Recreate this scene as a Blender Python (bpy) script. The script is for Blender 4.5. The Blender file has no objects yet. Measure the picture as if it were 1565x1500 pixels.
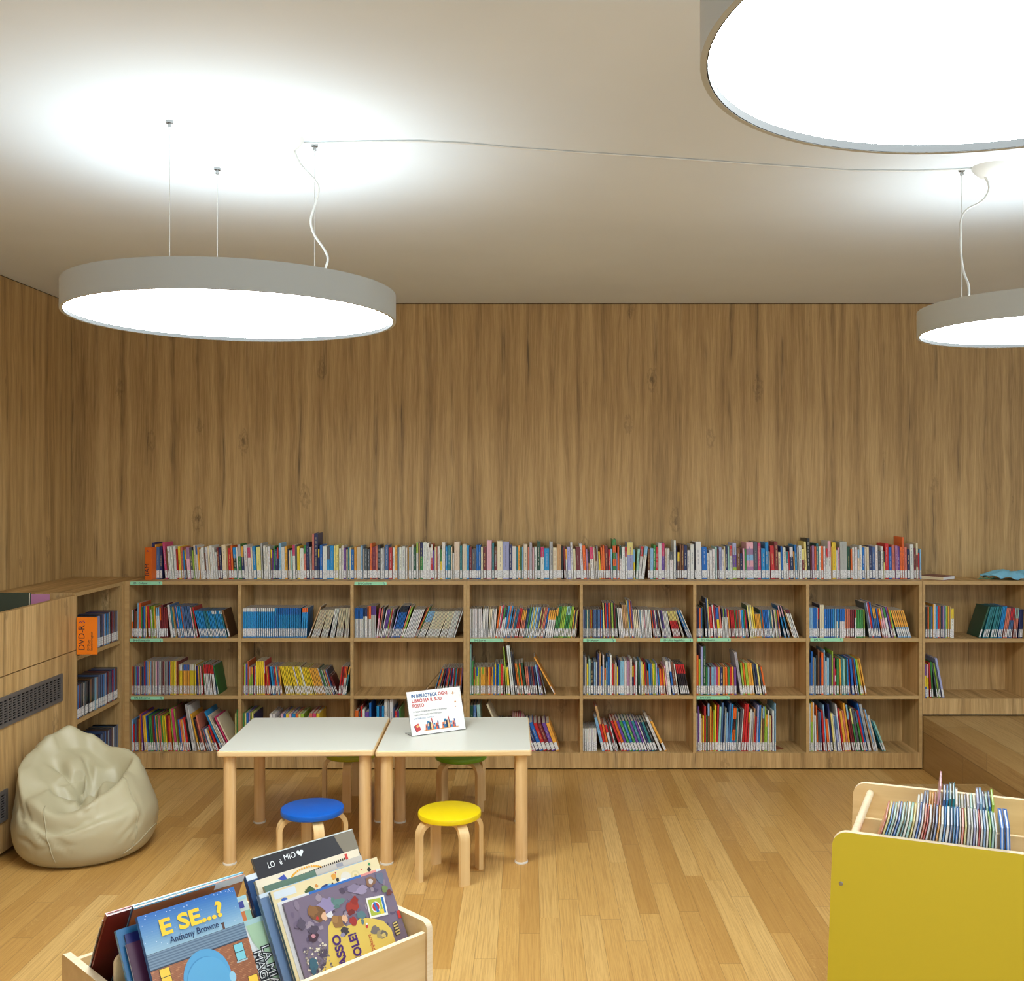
import bpy, math, random
from mathutils import Vector, Matrix
random.seed(7)
SC = bpy.context.scene
COL = SC.collection
F = 1550.0; PX = 810.0; PY = 742.0; HC = 1.623      # focal length in px, principal point, eye height
D0 = 5.783                                           # depth of the bookcase fronts
WALL = 6.07; CEIL = 2.712; LWX = -2.741
def S(r, g, b):
    f = lambda c: (c/255/12.92) if c/255 <= .04045 else ((c/255+.055)/1.055)**2.4
    return (f(r), f(g), f(b), 1.0)
def px(x, y, D): return Vector(((x-PX)*D/F, D, HC-(y-PY)*D/F))

# ------------------------------------------------------------------ materials
def new_mat(name, rough=.5, base=None, **kw):
    m = bpy.data.materials.new(name); m.use_nodes = True
    b = m.node_tree.nodes['Principled BSDF']
    b.inputs['Roughness'].default_value = rough
    if base: b.inputs['Base Color'].default_value = base
    for k, v in kw.items(): b.inputs[k.replace('_', ' ')].default_value = v
    return m, m.node_tree, b
class NT:
    def __init__(s, nt): s.nt = nt
    def n(s, t, **p):
        o = s.nt.nodes.new(t)
        for k, v in p.items(): setattr(o, k, v)
        return o
    def put(s, sock, v):
        if isinstance(v, bpy.types.NodeSocket): s.nt.links.new(v, sock)
        else: sock.default_value = v
    def m(s, op, a, b=0.0, c=0.0):
        o = s.n('ShaderNodeMath', operation=op)
        for i, v in enumerate((a, b, c)): s.put(o.inputs[i], v)
        return o.outputs[0]
    def vec(s, x, y, z=0.0):
        o = s.n('ShaderNodeCombineXYZ')
        for i, v in enumerate((x, y, z)): s.put(o.inputs[i], v)
        return o.outputs[0]
    def noise(s, v, scale=1.0, detail=3.0, rough=.5, dist=0.0):
        o = s.n('ShaderNodeTexNoise'); s.put(o.inputs['Vector'], v)
        o.inputs['Scale'].default_value = scale; o.inputs['Detail'].default_value = detail
        o.inputs['Roughness'].default_value = rough; o.inputs['Distortion'].default_value = dist
        return o.outputs[0]
    def mapr(s, v, a, b, c=0.0, d=1.0, smooth=True):
        o = s.n('ShaderNodeMapRange', interpolation_type='SMOOTHSTEP' if smooth else 'LINEAR')
        for i, q in enumerate((v, a, b, c, d)): s.put(o.inputs[i], q)
        return o.outputs[0]
    def mix(s, f, a, b, mode='MIX'):
        o = s.n('ShaderNodeMix', data_type='RGBA', blend_type=mode)
        s.put(o.inputs[0], f); s.put(o.inputs[6], a); s.put(o.inputs[7], b)
        return o.outputs[2]
    def ramp(s, f, stops):
        o = s.n('ShaderNodeValToRGB'); s.put(o.inputs[0], f)
        e = o.color_ramp.elements
        while len(e) < len(stops): e.new(.5)
        for q, (p, c) in zip(e, stops): q.position = p; q.color = c
        return o.outputs[0]
    def rand(s, v):
        o = s.n('ShaderNodeTexWhiteNoise', noise_dimensions='2D'); s.put(o.inputs[0], v)
        return o.outputs[0]
    def pos(s):
        g = s.n('ShaderNodeNewGeometry'); p = s.n('ShaderNodeSeparateXYZ'); q = s.n('ShaderNodeSeparateXYZ')
        s.nt.links.new(g.outputs['Position'], p.inputs[0]); s.nt.links.new(g.outputs['True Normal'], q.inputs[0])
        return p.outputs, q.outputs

def wood_panel(name, dark, mid, light, streak=.8, rough=.55, off=0.0):
    m, nt, b = new_mat(name, rough); t = NT(nt)
    P, Nn = t.pos()
    nx = t.m('GREATER_THAN', t.m('ABSOLUTE', Nn[0]), .7); nz = t.m('GREATER_THAN', t.m('ABSOLUTE', Nn[2]), .7)
    u = t.m('ADD', t.m('ADD', P[0], t.m('MULTIPLY', nx, t.m('SUBTRACT', P[1], P[0]))), off+20.0)
    v = t.m('ADD', t.m('ADD', P[2], t.m('MULTIPLY', nz, t.m('SUBTRACT', P[1], P[2]))), off*.7+9.0)
    M = lambda a, k: t.m('MULTIPLY', a, k)
    warp = t.m('SUBTRACT', t.noise(t.vec(M(u, 5), M(v, 1.3)), 1, 2), .5)
    uw = t.m('ADD', u, M(warp, .05))
    grain = t.noise(t.vec(M(uw, 170), M(v, 4.5)), 1, 6, .72)
    mid_s = t.noise(t.vec(M(uw, 26), M(v, .7)), 1, 3, .6)
    broad = t.noise(t.vec(M(uw, 8), M(v, .35)), 1, 2, .5)
    fac = t.m('ADD', t.m('ADD', M(grain, .38), M(mid_s, .40)), M(broad, .22))
    col = t.ramp(fac, [(.36, dark), (.485, mid), (.60, light)])
    # dark rift lines every 15 cm with knots strung along them
    fr = t.m('ABSOLUTE', t.m('SUBTRACT', t.m('FRACT', t.m('DIVIDE', uw, .152)), .5))
    rift = t.mapr(fr, .0, .14, 1, 0)
    gate = t.mapr(t.noise(t.vec(M(u, 6.6), M(v, 1.7)), 1, 3, .6), .42, .66)
    thin = t.mapr(t.noise(t.vec(M(uw, 210), M(v, 3.2)), 1, 3, .6), .46, .60)
    vo = t.n('ShaderNodeTexVoronoi'); t.put(vo.inputs['Vector'], t.vec(M(uw, 6.58), M(v, 2.7))); vo.inputs['Scale'].default_value = 1
    vo.inputs['Randomness'].default_value = .75
    ks = t.n('ShaderNodeSeparateColor'); nt.links.new(vo.outputs['Color'], ks.inputs[0])
    kd = t.m('ADD', vo.outputs['Distance'], M(t.m('SUBTRACT', t.noise(t.vec(M(u, 60), M(v, 26)), 1, 4, .6), .5), .30))
    ring = t.m('MULTIPLY', t.mapr(t.m('ABSOLUTE', t.m('SUBTRACT', kd, .17)), .0, .05, 1, 0), .4)
    knot = t.m('MULTIPLY', t.m('MAXIMUM', t.mapr(kd, .02, .13, 1, 0), ring), t.m('GREATER_THAN', ks.outputs[0], .45))
    dk = t.m('MINIMUM', t.m('ADD', M(t.m('MULTIPLY', t.m('MULTIPLY', rift, gate), t.m('ADD', M(thin, .72), .28)), streak), M(knot, streak*.8)), .85)
    deep = tuple(c*.42 for c in dark[:3])+(1,)
    col = t.mix(dk, col, deep)
    nt.links.new(col, b.inputs['Base Color'])
    bp = t.n('ShaderNodeBump'); bp.inputs['Strength'].default_value = .12; bp.inputs['Distance'].default_value = .002
    t.put(bp.inputs['Height'], t.m('SUBTRACT', fac, dk)); nt.links.new(bp.outputs[0], b.inputs['Normal'])
    return m
def plain_wood(name, a, c, rough=.45, along='Z', k=1.0):
    m, nt, b = new_mat(name, rough); t = NT(nt)
    tc = t.n('ShaderNodeTexCoord'); p = t.n('ShaderNodeSeparateXYZ'); nt.links.new(tc.outputs['Object'], p.inputs[0])
    X, Y, Z = p.outputs
    M = lambda q, w: t.m('MULTIPLY', q, w*k)
    v = {'Z': t.vec(M(X, 60), M(Y, 60), M(Z, 3)), 'X': t.vec(M(X, 3), M(Y, 60), M(Z, 60)), 'Y': t.vec(M(X, 60), M(Y, 3), M(Z, 60))}[along]
    g = t.noise(v, 1, 4, .6, .4)
    nt.links.new(t.ramp(g, [(.3, a), (.7, c)]), b.inputs['Base Color'])
    return m
def floor_mat(name, tones, rough=.36, wpl=.0757, lpl=.92, swap=False):
    m, nt, b = new_mat(name, rough); t = NT(nt); P, Nn = t.pos()
    M = lambda q, w: t.m('MULTIPLY', q, w)
    nx = t.m('GREATER_THAN', t.m('ABSOLUTE', Nn[0]), .7)
    X = t.m('ADD', P[0], t.m('MULTIPLY', nx, t.m('SUBTRACT', t.m('MULTIPLY', P[2], .74), P[0])))
    X = t.m('ADD', X, 12.0); Y = t.m('ADD', P[1], 30.0)
    xi = t.m('FLOOR', t.m('DIVIDE', X, wpl)); xf = t.m('FRACT', t.m('DIVIDE', X, wpl))
    r0 = t.rand(t.vec(xi, 3.1)); ys = t.m('DIVIDE', t.m('ADD', Y, M(r0, 3.7)), t.m('ADD', lpl*.75, M(t.rand(t.vec(xi, 8.7)), lpl*.5)))
    yi = t.m('FLOOR', ys); yf = t.m('FRACT', ys)
    r1 = t.rand(t.vec(xi, yi)); r2 = t.rand(t.vec(t.m('ADD', xi, 41.3), yi))
    col = t.ramp(r1, [(0, tones[0]), (.35, tones[1]), (.7, tones[2]), (1, tones[3])])
    sh = M(r2, 13.0)
    g = t.noise(t.vec(M(X, 190), t.m('ADD', M(Y, 4.0), sh), sh), 1, 6, .7)
    col = t.mix(t.mapr(g, .38, .68, 0, .55), col, tones[4])
    fl = t.noise(t.vec(M(X, 95), M(Y, 30), sh), 1, 2, .5, 1.5)
    fleck = t.m('MULTIPLY', t.mapr(fl, .60, .68), t.mapr(r2, .55, .9))
    col = t.mix(M(fleck, .35), col, tones[3])
    e1 = t.m('MINIMUM', xf, t.m('SUBTRACT', 1, xf)); e2 = t.m('MINIMUM', yf, t.m('SUBTRACT', 1, yf))
    seam = t.m('MAXIMUM', t.mapr(e1, .0, .022, 1, 0), t.mapr(e2, .0, .0025, 1, 0))
    col = t.mix(M(seam, .55), col, tones[5])
    nt.links.new(col, b.inputs['Base Color'])
    t.put(b.inputs['Roughness'], t.m('ADD', rough-.06, M(g, .16)))
    bp = t.n('ShaderNodeBump'); bp.inputs['Strength'].default_value = .2; bp.inputs['Distance'].default_value = .001
    t.put(bp.inputs['Height'], t.m('SUBTRACT', M(g, .2), seam)); nt.links.new(bp.outputs[0], b.inputs['Normal'])
    return m
def attr_mat(name, rough, coat=0.0):
    m, nt, b = new_mat(name, rough); a = nt.nodes.new('ShaderNodeAttribute'); a.attribute_name = 'print'
    nt.links.new(a.outputs['Color'], b.inputs['Base Color']); b.inputs['Coat Weight'].default_value = coat
    b.inputs['Coat Roughness'].default_value = .12
    return m
def emit(name, col, s):
    m = bpy.data.materials.new(name); m.use_nodes = True; nt = m.node_tree; nt.nodes.clear()
    e = nt.nodes.new('ShaderNodeEmission'); o = nt.nodes.new('ShaderNodeOutputMaterial')
    e.inputs[0].default_value = col; e.inputs[1].default_value = s; nt.links.new(e.outputs[0], o.inputs[0])
    return m
MAT = {}
MAT['wall'] = wood_panel('oak_wall_panel', S(143, 113, 69), S(184, 149, 95), S(210, 176, 120), .9)
MAT['case'] = wood_panel('oak_bookcase_board', S(146, 113, 67), S(188, 152, 98), S(216, 181, 126), .9, off=3.3)
MAT['edge'] = plain_wood('oak_edge_band', S(180, 146, 94), S(200, 166, 112), .5, 'X', .6)
MAT['floor'] = floor_mat('oak_plank_floor', (S(184, 140, 74), S(198, 154, 86), S(206, 164, 95), S(217, 180, 114), S(160, 114, 54), S(96, 64, 26)))
MAT['platform'] = floor_mat('oak_plank_platform', (S(160, 124, 72), S(172, 137, 84), S(180, 146, 92), S(190, 158, 106), S(142, 106, 58), S(84, 58, 28)), wpl=.16, lpl=1.4)
MAT['ceil'], _n, _b = new_mat('ceiling_paint', .9, S(226, 233, 237))
_t = NT(_n); _P, _ = _t.pos()
_n.links.new(_t.mix(_t.mapr(_t.noise(_t.vec(_P[0], _P[1], _P[2]), 1.3, 3), .3, .7), S(225, 233, 238), S(230, 238, 243)), _b.inputs['Base Color'])
MAT['plaster'] = new_mat('white_plaster', .9, S(226, 222, 214))[0]
MAT['housing'] = new_mat('lamp_housing_white', .45, S(196, 201, 198))[0]
MAT['down'] = emit('lamp_diffuser_light', (.935, 1.0, 1.015, 1), 12.5)
MAT['up'] = emit('lamp_uplight', (.935, 1.0, 1.015, 1), 2.7)
MAT['white_plastic'] = new_mat('white_plastic', .35, S(232, 233, 228))[0]
MAT['steel'] = new_mat('brushed_steel', .3, S(170, 170, 168), Metallic=1.0)[0]
MAT['rim_darkened'] = new_mat('lamp_inner_rim_darkened', .8, S(44, 46, 46))[0]  # inner rim coloured dark so the diffuser's light on it stays grey
MAT['wire'] = new_mat('steel_wire', .35, S(205, 205, 200), Metallic=.6)[0]
MAT['cord'] = new_mat('clear_power_cord', .3, S(214, 214, 208))[0]
MAT['laminate'] = new_mat('white_laminate', .33, S(232, 234, 224))[0]
MAT['beech'] = plain_wood('beech_wood', S(218, 178, 120), S(232, 198, 146), .42)
MAT['beech_x'] = plain_wood('beech_edge', S(226, 192, 136), S(240, 212, 164), .42, 'X')
MAT['birch'] = plain_wood('birch_bentwood', S(222, 184, 124), S(238, 208, 154), .4, 'Z', .5)
MAT['ply'] = plain_wood('birch_plywood', S(216, 184, 130), S(232, 204, 154), .42, 'X', .35)
MAT['ply_edge'] = plain_wood('plywood_edge', S(232, 210, 172), S(244, 228, 198), .5, 'X', 2.0)
for k, c in (('blue', S(0, 96, 200)), ('yellow', S(240, 214, 20)), ('lime', S(172, 176, 30)), ('green', S(120, 176, 40))):
    MAT['seat_'+k] = new_mat('seat_paint_'+k, .32, c)[0]
MAT['bin_yellow'] = new_mat('bin_yellow_laminate', .4, S(203, 180, 40))[0]
MAT['mint'] = new_mat('mint_label_card', .6, S(160, 226, 184))[0]
MAT['ink'] = new_mat('dark_ink', .7, S(34, 40, 48))[0]
MAT['ink_blue'] = new_mat('blue_ink', .7, S(20, 90, 150))[0]
MAT['ink_red'] = new_mat('red_ink', .7, S(192, 46, 44))[0]
MAT['ink_violet'] = new_mat('violet_ink', .7, S(72, 30, 108))[0]
MAT['ink_yellow'] = new_mat('yellow_ink', .6, S(252, 208, 52))[0]
MAT['ink_white'] = new_mat('white_ink', .6, S(235, 238, 240))[0]
MAT['ink_navy'] = new_mat('navy_ink', .7, S(30, 52, 96))[0]
MAT['orange'] = new_mat('orange_card', .5, S(246, 128, 14))[0]
MAT['orange_d'] = new_mat('orange_box_card', .5, S(224, 104, 18))[0]
MAT['paper'] = new_mat('white_paper', .6, S(240, 240, 238))[0]
MAT['grille'] = new_mat('grey_vent_metal', .45, S(112, 107, 104), Metallic=.3)[0]
MAT['black'] = new_mat('painted_gap_shade', .9, S(14, 13, 12))[0]  # flat black painted in place of shade inside gaps and slots
MAT['pages'] = new_mat('book_pages', .8, S(222, 212, 190))[0]
MAT['book'] = attr_mat('book_cover', .38)
MAT['gloss'] = attr_mat('film_wrapped_cover', .3, .6)
# white catalogue sticker with thin grey print lines
MAT['label'], _n, _b = new_mat('spine_label_paper', .5)
_t = NT(_n); _P, _ = _t.pos()
_l = _t.mapr(_t.noise(_t.vec(_t.m('MULTIPLY', _P[0], 140), _t.m('MULTIPLY', _P[2], 300)), 1, 2), .46, .62)
_n.links.new(_t.mix(_t.m('MULTIPLY', _l, .5), S(240, 240, 240), S(112, 112, 116)), _b.inputs['Base Color'])
MAT['leather'], _n, _b = new_mat('sage_leatherette', .42, S(186, 178, 146))
_t = NT(_n); _tc = _t.n('ShaderNodeTexCoord')
_bp = _t.n('ShaderNodeBump'); _bp.inputs['Strength'].default_value = .05; _bp.inputs['Distance'].default_value = .002
_t.put(_bp.inputs['Height'], _t.noise(_tc.outputs['Object'], 260, 3)); _n.links.new(_bp.outputs[0], _b.inputs['Normal'])
MAT['seam'] = new_mat('bean_bag_piping', .5, S(176, 168, 138))[0]
MAT['acrylic'], _n, _b = new_mat('clear_acrylic', .05, S(245, 248, 248))
_b.inputs['Transmission Weight'].default_value = 1.0; _b.inputs['IOR'].default_value = 1.3
MAT['blue_cloth'] = new_mat('pale_blue_cloth', .8, S(130, 196, 222))[0]
MAT['leaf'] = new_mat('dull_green_leaf', .7, S(104, 150, 118))[0]

# ------------------------------------------------------------------ mesh helpers
class MB:
    def __init__(s): s.v = []; s.f = []; s.mi = []; s.c = []; s.cur = 0; s.col = (1, 1, 1, 1)
    def face(s, idx, mi=None, col=None): s.f.append(idx); s.mi.append(s.cur if mi is None else mi); s.c.append(col or s.col)
    def quad(s, pts, mi=None, col=None):
        b = len(s.v); s.v += [tuple(p) for p in pts]; s.face(tuple(range(b, b+len(pts))), mi, col)
    def box(s, x0, y0, z0, x1, y1, z1, mats=None, M=None):
        b = len(s.v)
        P = [(x0, y0, z0), (x1, y0, z0), (x1, y1, z0), (x0, y1, z0), (x0, y0, z1), (x1, y0, z1), (x1, y1, z1), (x0, y1, z1)]
        s.v += [tuple(M @ Vector(p)) if M else p for p in P]
        # order: front(-y) right(+x) back(+y) left(-x) bottom top
        for k, q in enumerate(((0, 1, 5, 4), (1, 2, 6, 5), (2, 3, 7, 6), (3, 0, 4, 7), (3, 2, 1, 0), (4, 5, 6, 7))):
            s.face(tuple(b+i for i in q), mats[k] if mats else None)
    def ring(s, pts): b = len(s.v); s.v += [tuple(p) for p in pts]; return list(range(b, b+len(pts)))
    def bridge(s, a, b, closed=True, mi=None):
        n = len(a)
        for i in range(n if closed else n-1): j = (i+1) % n; s.face((a[i], a[j], b[j], b[i]), mi)
    def lathe(s, prof, n=32, c=(0, 0, 0), cap0=True, cap1=True, mi=None):
        rs = [s.ring([(c[0]+r*math.cos(2*math.pi*i/n), c[1]+r*math.sin(2*math.pi*i/n), c[2]+z) for i in range(n)]) for r, z in prof]
        for a, b in zip(rs, rs[1:]): s.bridge(a, b, True, mi)
        if cap0: s.face(tuple(reversed(rs[0])), mi)
        if cap1: s.face(tuple(rs[-1]), mi)
    def tube(s, pts, r, n=8, cap=True):
        pts = [Vector(p) for p in pts]; rs = []
        up = Vector((0, 0, 1)); t0 = (pts[1]-pts[0]).normalized()
        if abs(t0.dot(up)) > .9: up = Vector((0, 1, 0))
        a = t0.cross(up).normalized()
        for i, p in enumerate(pts):
            t = (pts[min(i+1, len(pts)-1)]-pts[max(i-1, 0)]).normalized()
            a = (a-t*a.dot(t)).normalized(); b = t.cross(a)
            rs.append(s.ring([p+(a*math.cos(2*math.pi*k/n)+b*math.sin(2*math.pi*k/n))*r for k in range(n)]))
        for q, w in zip(rs, rs[1:]): s.bridge(q, w)
        if cap: s.face(tuple(reversed(rs[0]))); s.face(tuple(rs[-1]))
    def prism(s, poly, M, d, mats=(None, None, None)):
        # poly in local xy, extruded d along local z; mats: front(z=0) back side
        n = len(poly); b = len(s.v)
        s.v += [tuple(M @ Vector((x, y, 0))) for x, y in poly]+[tuple(M @ Vector((x, y, d))) for x, y in poly]
        s.face(tuple(reversed(range(b, b+n))), mats[0]); s.face(tuple(range(b+n, b+2*n)), mats[1])
        for i in range(n): j = (i+1) % n; s.face((b+i, b+j, b+n+j, b+n+i), mats[2])
    def build(s, name, mats, parent=None, smooth=False, bevel=0, prints=False, seg=2):
        me = bpy.data.meshes.new(name); me.from_pydata(s.v, [], s.f); 
        for m in (mats if isinstance(mats, (list, tuple)) else [mats]): me.materials.append(m)
        me.polygons.foreach_set('material_index', s.mi)
        if prints:
            a = me.color_attributes.new('print', 'FLOAT_COLOR', 'CORNER'); dat = []
            for p, c in zip(me.polygons, s.c): dat += list(c)*p.loop_total
            a.data.foreach_set('color', dat)
        if smooth: me.polygons.foreach_set('use_smooth', [True]*len(me.polygons))
        me.update()
        o = bpy.data.objects.new(name, me); COL.objects.link(o)
        if parent: o.parent = parent
        if bevel:
            q = o.modifiers.new('bevel', 'BEVEL'); q.width = bevel; q.segments = seg; q.limit_method = 'ANGLE'; q.angle_limit = .7
        if smooth == 'auto':
            me.polygons.foreach_set('use_smooth', [True]*len(me.polygons))
            q = o.modifiers.new('ws', 'EDGE_SPLIT'); q.split_angle = .6
        return o
def tag(o, label=None, cat=None, group=None, kind=None):
    if label: o['label'] = label
    if cat: o['category'] = cat
    if group: o['group'] = group
    if kind: o['kind'] = kind
    return o
def empty(name, loc=(0, 0, 0), rz=0.0):
    o = bpy.data.objects.new(name, None); COL.objects.link(o); o.location = loc; o.rotation_euler = (0, 0, rz)
    o.empty_display_size = .05
    return o
def bx(name, mat, parent, *b, bevel=0, mats=None):
    q = MB(); q.box(*b, mats=mats); return q.build(name, mat, parent, bevel=bevel)
_dg = bpy.context.evaluated_depsgraph_get
def text(name, body, size, mat, parent, M, ext=.0002, align='LEFT', bold=0.0, xs=1.0, fit=None):
    cu = bpy.data.curves.new(name, 'FONT'); cu.body = body; cu.size = size; cu.align_x = align; cu.extrude = ext; cu.offset = bold
    cu.resolution_u = 3
    t = bpy.data.objects.new(name, cu); COL.objects.link(t); bpy.context.view_layer.update()
    me = bpy.data.meshes.new_from_object(t.evaluated_get(_dg())); bpy.data.objects.remove(t); bpy.data.curves.remove(cu)
    if fit: xs = fit/max(v.co.x for v in me.vertices)
    me.materials.clear(); me.materials.append(mat)
    me.transform(M @ Matrix.Diagonal((xs, 1, 1, 1)))
    me.name = name
    o = bpy.data.objects.new(name, me); COL.objects.link(o); o.parent = parent
    return o
def frame(o, xa, ya):
    """matrix with origin o, local x = xa, local y = ya, z = x cross y"""
    xa = Vector(xa).normalized(); ya = Vector(ya); ya = (ya-xa*ya.dot(xa)).normalized(); za = xa.cross(ya)
    m = Matrix((xa, ya, za)).transposed().to_4x4(); m.translation = Vector(o); return m
# ------------------------------------------------------------------ room shell
def structure(name, o): o.name = name; o['kind'] = 'structure'; return o
XR = 5.6; YB = -1.0
structure('floor', bx('floor', MAT['floor'], None, LWX-.1, YB, -.1, XR+.1, WALL+.1, 0))
structure('ceiling', bx('ceiling', MAT['ceil'], None, LWX-.1, YB, CEIL, XR+.1, WALL+.1, CEIL+.1))
structure('wall_back', bx('wall_back', MAT['wall'], None, LWX-.1, WALL, 0, XR+.1, WALL+.1, CEIL))
structure('wall_left', bx('wall_left', MAT['wall'], None, LWX-.1, YB, 0, LWX, WALL, CEIL))
structure('gap_shade_strip_1', bx('gap_shade_strip_1', MAT['black'], None, LWX, WALL-.004, CEIL-.003, XR, WALL, CEIL-.0005))  # black strip stands in for the shadow gap under the ceiling
structure('gap_shade_strip_2', bx('gap_shade_strip_2', MAT['black'], None, LWX, YB, CEIL-.0025, LWX+.003, WALL-.005, CEIL-.0005))  # same painted shadow gap along the left wall

K = D0/F
def X0(x): return (x-PX)*K
def Zp(y): return HC-(y-PY)*K
BK = 6.05
EM = [1, 0, 0, 0, 0, 0]; CASE = [MAT['case'], MAT['edge']]
S1, S2, SB, TOPU, TOP = .749, .422, .097, 1.056, 1.076
def bookcase(label, xa, xb, panels, shelves, base, foot, group):
    """panels: list of (x0,x1) px fronts; shelves: board tops (m); base: top of plinth/bottom board; foot: z of the plinth underside"""
    r = empty('bookcase', (X0((xa+xb)/2), D0, foot)); tag(r, label, 'bookcase', group); inv = Matrix.Translation(-r.location)
    def b(name, x0, y0, z0, x1, y1, z1, mats=EM, mat=CASE):
        q = MB(); q.box(x0, y0, z0, x1, y1, z1, mats=mats); q.v = [tuple(Vector(p)-r.location) for p in q.v]; return q.build(name, mat, r)
    A, B = X0(xa)+.0006, X0(xb)-.0006
    b('top_board', A, D0, TOPU, B, 6.062, TOP)
    b('plinth', A, D0+.002, foot+.008, B, D0+.02, base-.002, [0]*6)
    b('toe_gap_shade', A+.002, D0+.022, foot, B-.002, D0+.034, foot+.04, [0]*6, [MAT['black']])  # black strip painted in for the shade under the plinth
    b('back_panel', A, BK, base, B, 6.062, TOPU, [0]*6)
    b('bottom_board', A, D0+.001, base-.019, B, 6.05, base, [0]*6)
    for i, (p, q) in enumerate(panels):
        b('side_panel' if i in (0, len(panels)-1) else 'divider', X0(p)+.0006, D0, base, X0(q)-.0006, BK, TOPU)
    for (p, q), (p2, q2) in zip(panels, panels[1:]):
        for s in shelves: b('shelf', X0(q), D0+.003, s-.0195, X0(p2), BK, s)
    return r
G = 'built-in oak bookcases along the back wall'
bookcase('oak bookcase at the left end of the back wall with three open bays', 187.7, 713, [(187.7, 197.6), (363.6, 368.8), (535.3, 540.5), (708.2, 713)], [S1, S2], SB, 0, G)
bookcase('long oak bookcase with four open bays ending at the raised oak platform', 713, 1409.7, [(713, 717.8), (886, 891), (1059.3, 1064.4), (1232, 1237), (1404.5, 1409.7)], [S1, S2], SB, 0, G)
bookcase('short oak bookcase standing on the raised platform at the right edge', 1410, 1576, [(1410, 1414), (1569.5, 1576)], [.746], .4045, .307, G)

# platform and step
o = bx('platform', MAT['platform'], None, 2.2425, -.95, 0.0, XR-.001, D0+.28, .305); tag(o, 'raised oak plank platform right of the bookcases', 'platform')
o = bx('platform_step', MAT['platform'], None, 1.80, 3.35, 0.0, 2.2415, 4.975, .157, bevel=.003); tag(o, 'low oak step against the platform side, behind the yellow book bin', 'step')

# ------------------------------------------------------------------ left wall units
FX = -2.308; IN = LWX+.002
r = empty('media_shelf_unit', (FX, 5.15, 0)); tag(r, 'oak corner shelf unit on the left wall holding three rows of DVD cases', 'shelf unit')
def lb(name, *b, mats=(0, 0, 0, 0, 0, 0), mat=CASE, par=None):
    par = par or r; q = MB(); q.box(*b, mats=list(mats)); q.v = [tuple(Vector(p)-par.location) for p in q.v]; return q.build(name, mat, par)
RE = (0, 1, 0, 0, 0, 0)
CE = X0(187.7)-.001
lb('top_board', IN, 5.15, TOPU, FX, 5.782, TOP, mats=RE); lb('top_board', IN, 5.7825, TOPU, CE, 6.064, TOP)
lb('side_panel', IN, 5.15, 0.0, FX, 5.17, TOPU, mats=RE)
lb('side_panel', IN, 5.718, 0.0, FX, 5.738, TOPU, mats=RE); lb('corner_post', FX-.05, 5.7385, 0.0, FX-.003, 5.782, TOPU)
lb('back_panel', FX-.26, 5.17, 0, FX-.25, 5.718, TOPU)
for s in (S1, S2): lb('shelf', FX-.25, 5.17, s-.02, FX-.003, 5.718, s, mats=RE)
lb('bottom_board', FX-.25, 5.17, SB-.02, FX-.003, 5.718, SB, mats=RE)
lb('plinth', FX-.02, 5.1705, 0, FX-.004, 5.7175, SB-.021)

r2 = empty('radiator_cabinet', (FX, 3.9, 0)); tag(r2, 'long oak cabinet with grey vent grilles along the left wall, beside the bean bag', 'cabinet')
Y0c, Y1c = 1.2, 5.148
lb('front_panel', FX-.02, Y0c, .79, FX+.008, Y1c, 1.066, par=r2)
lb('front_panel', FX-.02, Y0c, .02, FX+.008, Y1c, .785, par=r2)
lb('tray_board', IN, Y0c, .88, FX-.021, Y1c, .90, par=r2)
lb('side_panel', IN, Y0c, 0, FX-.021, Y0c+.02, .879, par=r2)
def grille(y0, y1, z0, z1):
    q = MB(); x0, x1 = FX+.009, FX+.017
    q.box(x0, y0, z0, x1, y1, z0+.016); q.box(x0, y0, z1-.016, x1, y1, z1); q.box(x0, y1-.022, z0+.016, x1, y1, z1-.016); q.box(x0, y0, z0+.016, x1, y0+.022, z1-.016)
    n = max(1, int((y1-y0-.044)/.038)); st = (y1-y0-.044)/n
    for i in range(1, n): yy = y0+.022+i*st; q.box(x0+.001, yy-.004, z0+.016, x1-.001, yy+.004, z1-.016)
    m = 9; sz = (z1-z0-.032)/m
    for j in range(1, m): zz = z0+.016+j*sz; q.box(x0+.002, y0+.022, zz-.0022, x1-.002, y1-.022, zz+.0022)
    q.v = [tuple(Vector(p)-r2.location) for p in q.v]; g = q.build('vent_grille', MAT['grille'], r2)
    w = MB(); w.box(FX+.0082, y0+.01, z0+.01, FX+.0088, y1-.01, z1-.01); w.v = [tuple(Vector(p)-r2.location) for p in w.v]; w.build('slot_shade_sheet', MAT['black'], g)  # black sheet stands in for the shade inside the vent slots
grille(3.55, 4.975, .566, .700); grille(3.05, 4.452, .158, .292)

def folder(name, label, cat, x0, x1, y, z0, z1, col, th, lean):
    q = MB(); q.col = col
    q.box(0, 0, 0, x1-x0, .002, z1-z0); q.box(0, th-.002, 0, x1-x0, th, z1-z0); q.box(0, .002, 0, .002, th-.002, z1-z0)
    o = q.build(name, MAT['book'], None, prints=True); o.location = (x0, y, z0); o.rotation_euler = (-lean, 0, 0); tag(o, label, cat)
    p = MB(); p.box(.003, .0022, .002, x1-x0-.004, th-.0022, z1-z0-.003); p.build('page_block', MAT['pages'], o)
folder('large_book', 'large dark green book standing in the open top of the vent cabinet', 'book', -2.70, -2.338, 4.72, .901, 1.121, S(52, 64, 54), .02, .06)
folder('slim_book', 'slim pink book behind the dark green one in the vent cabinet top', 'book', -2.62, -2.385, 5.02, .901, 1.082, S(206, 140, 180), .008, .05)

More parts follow.
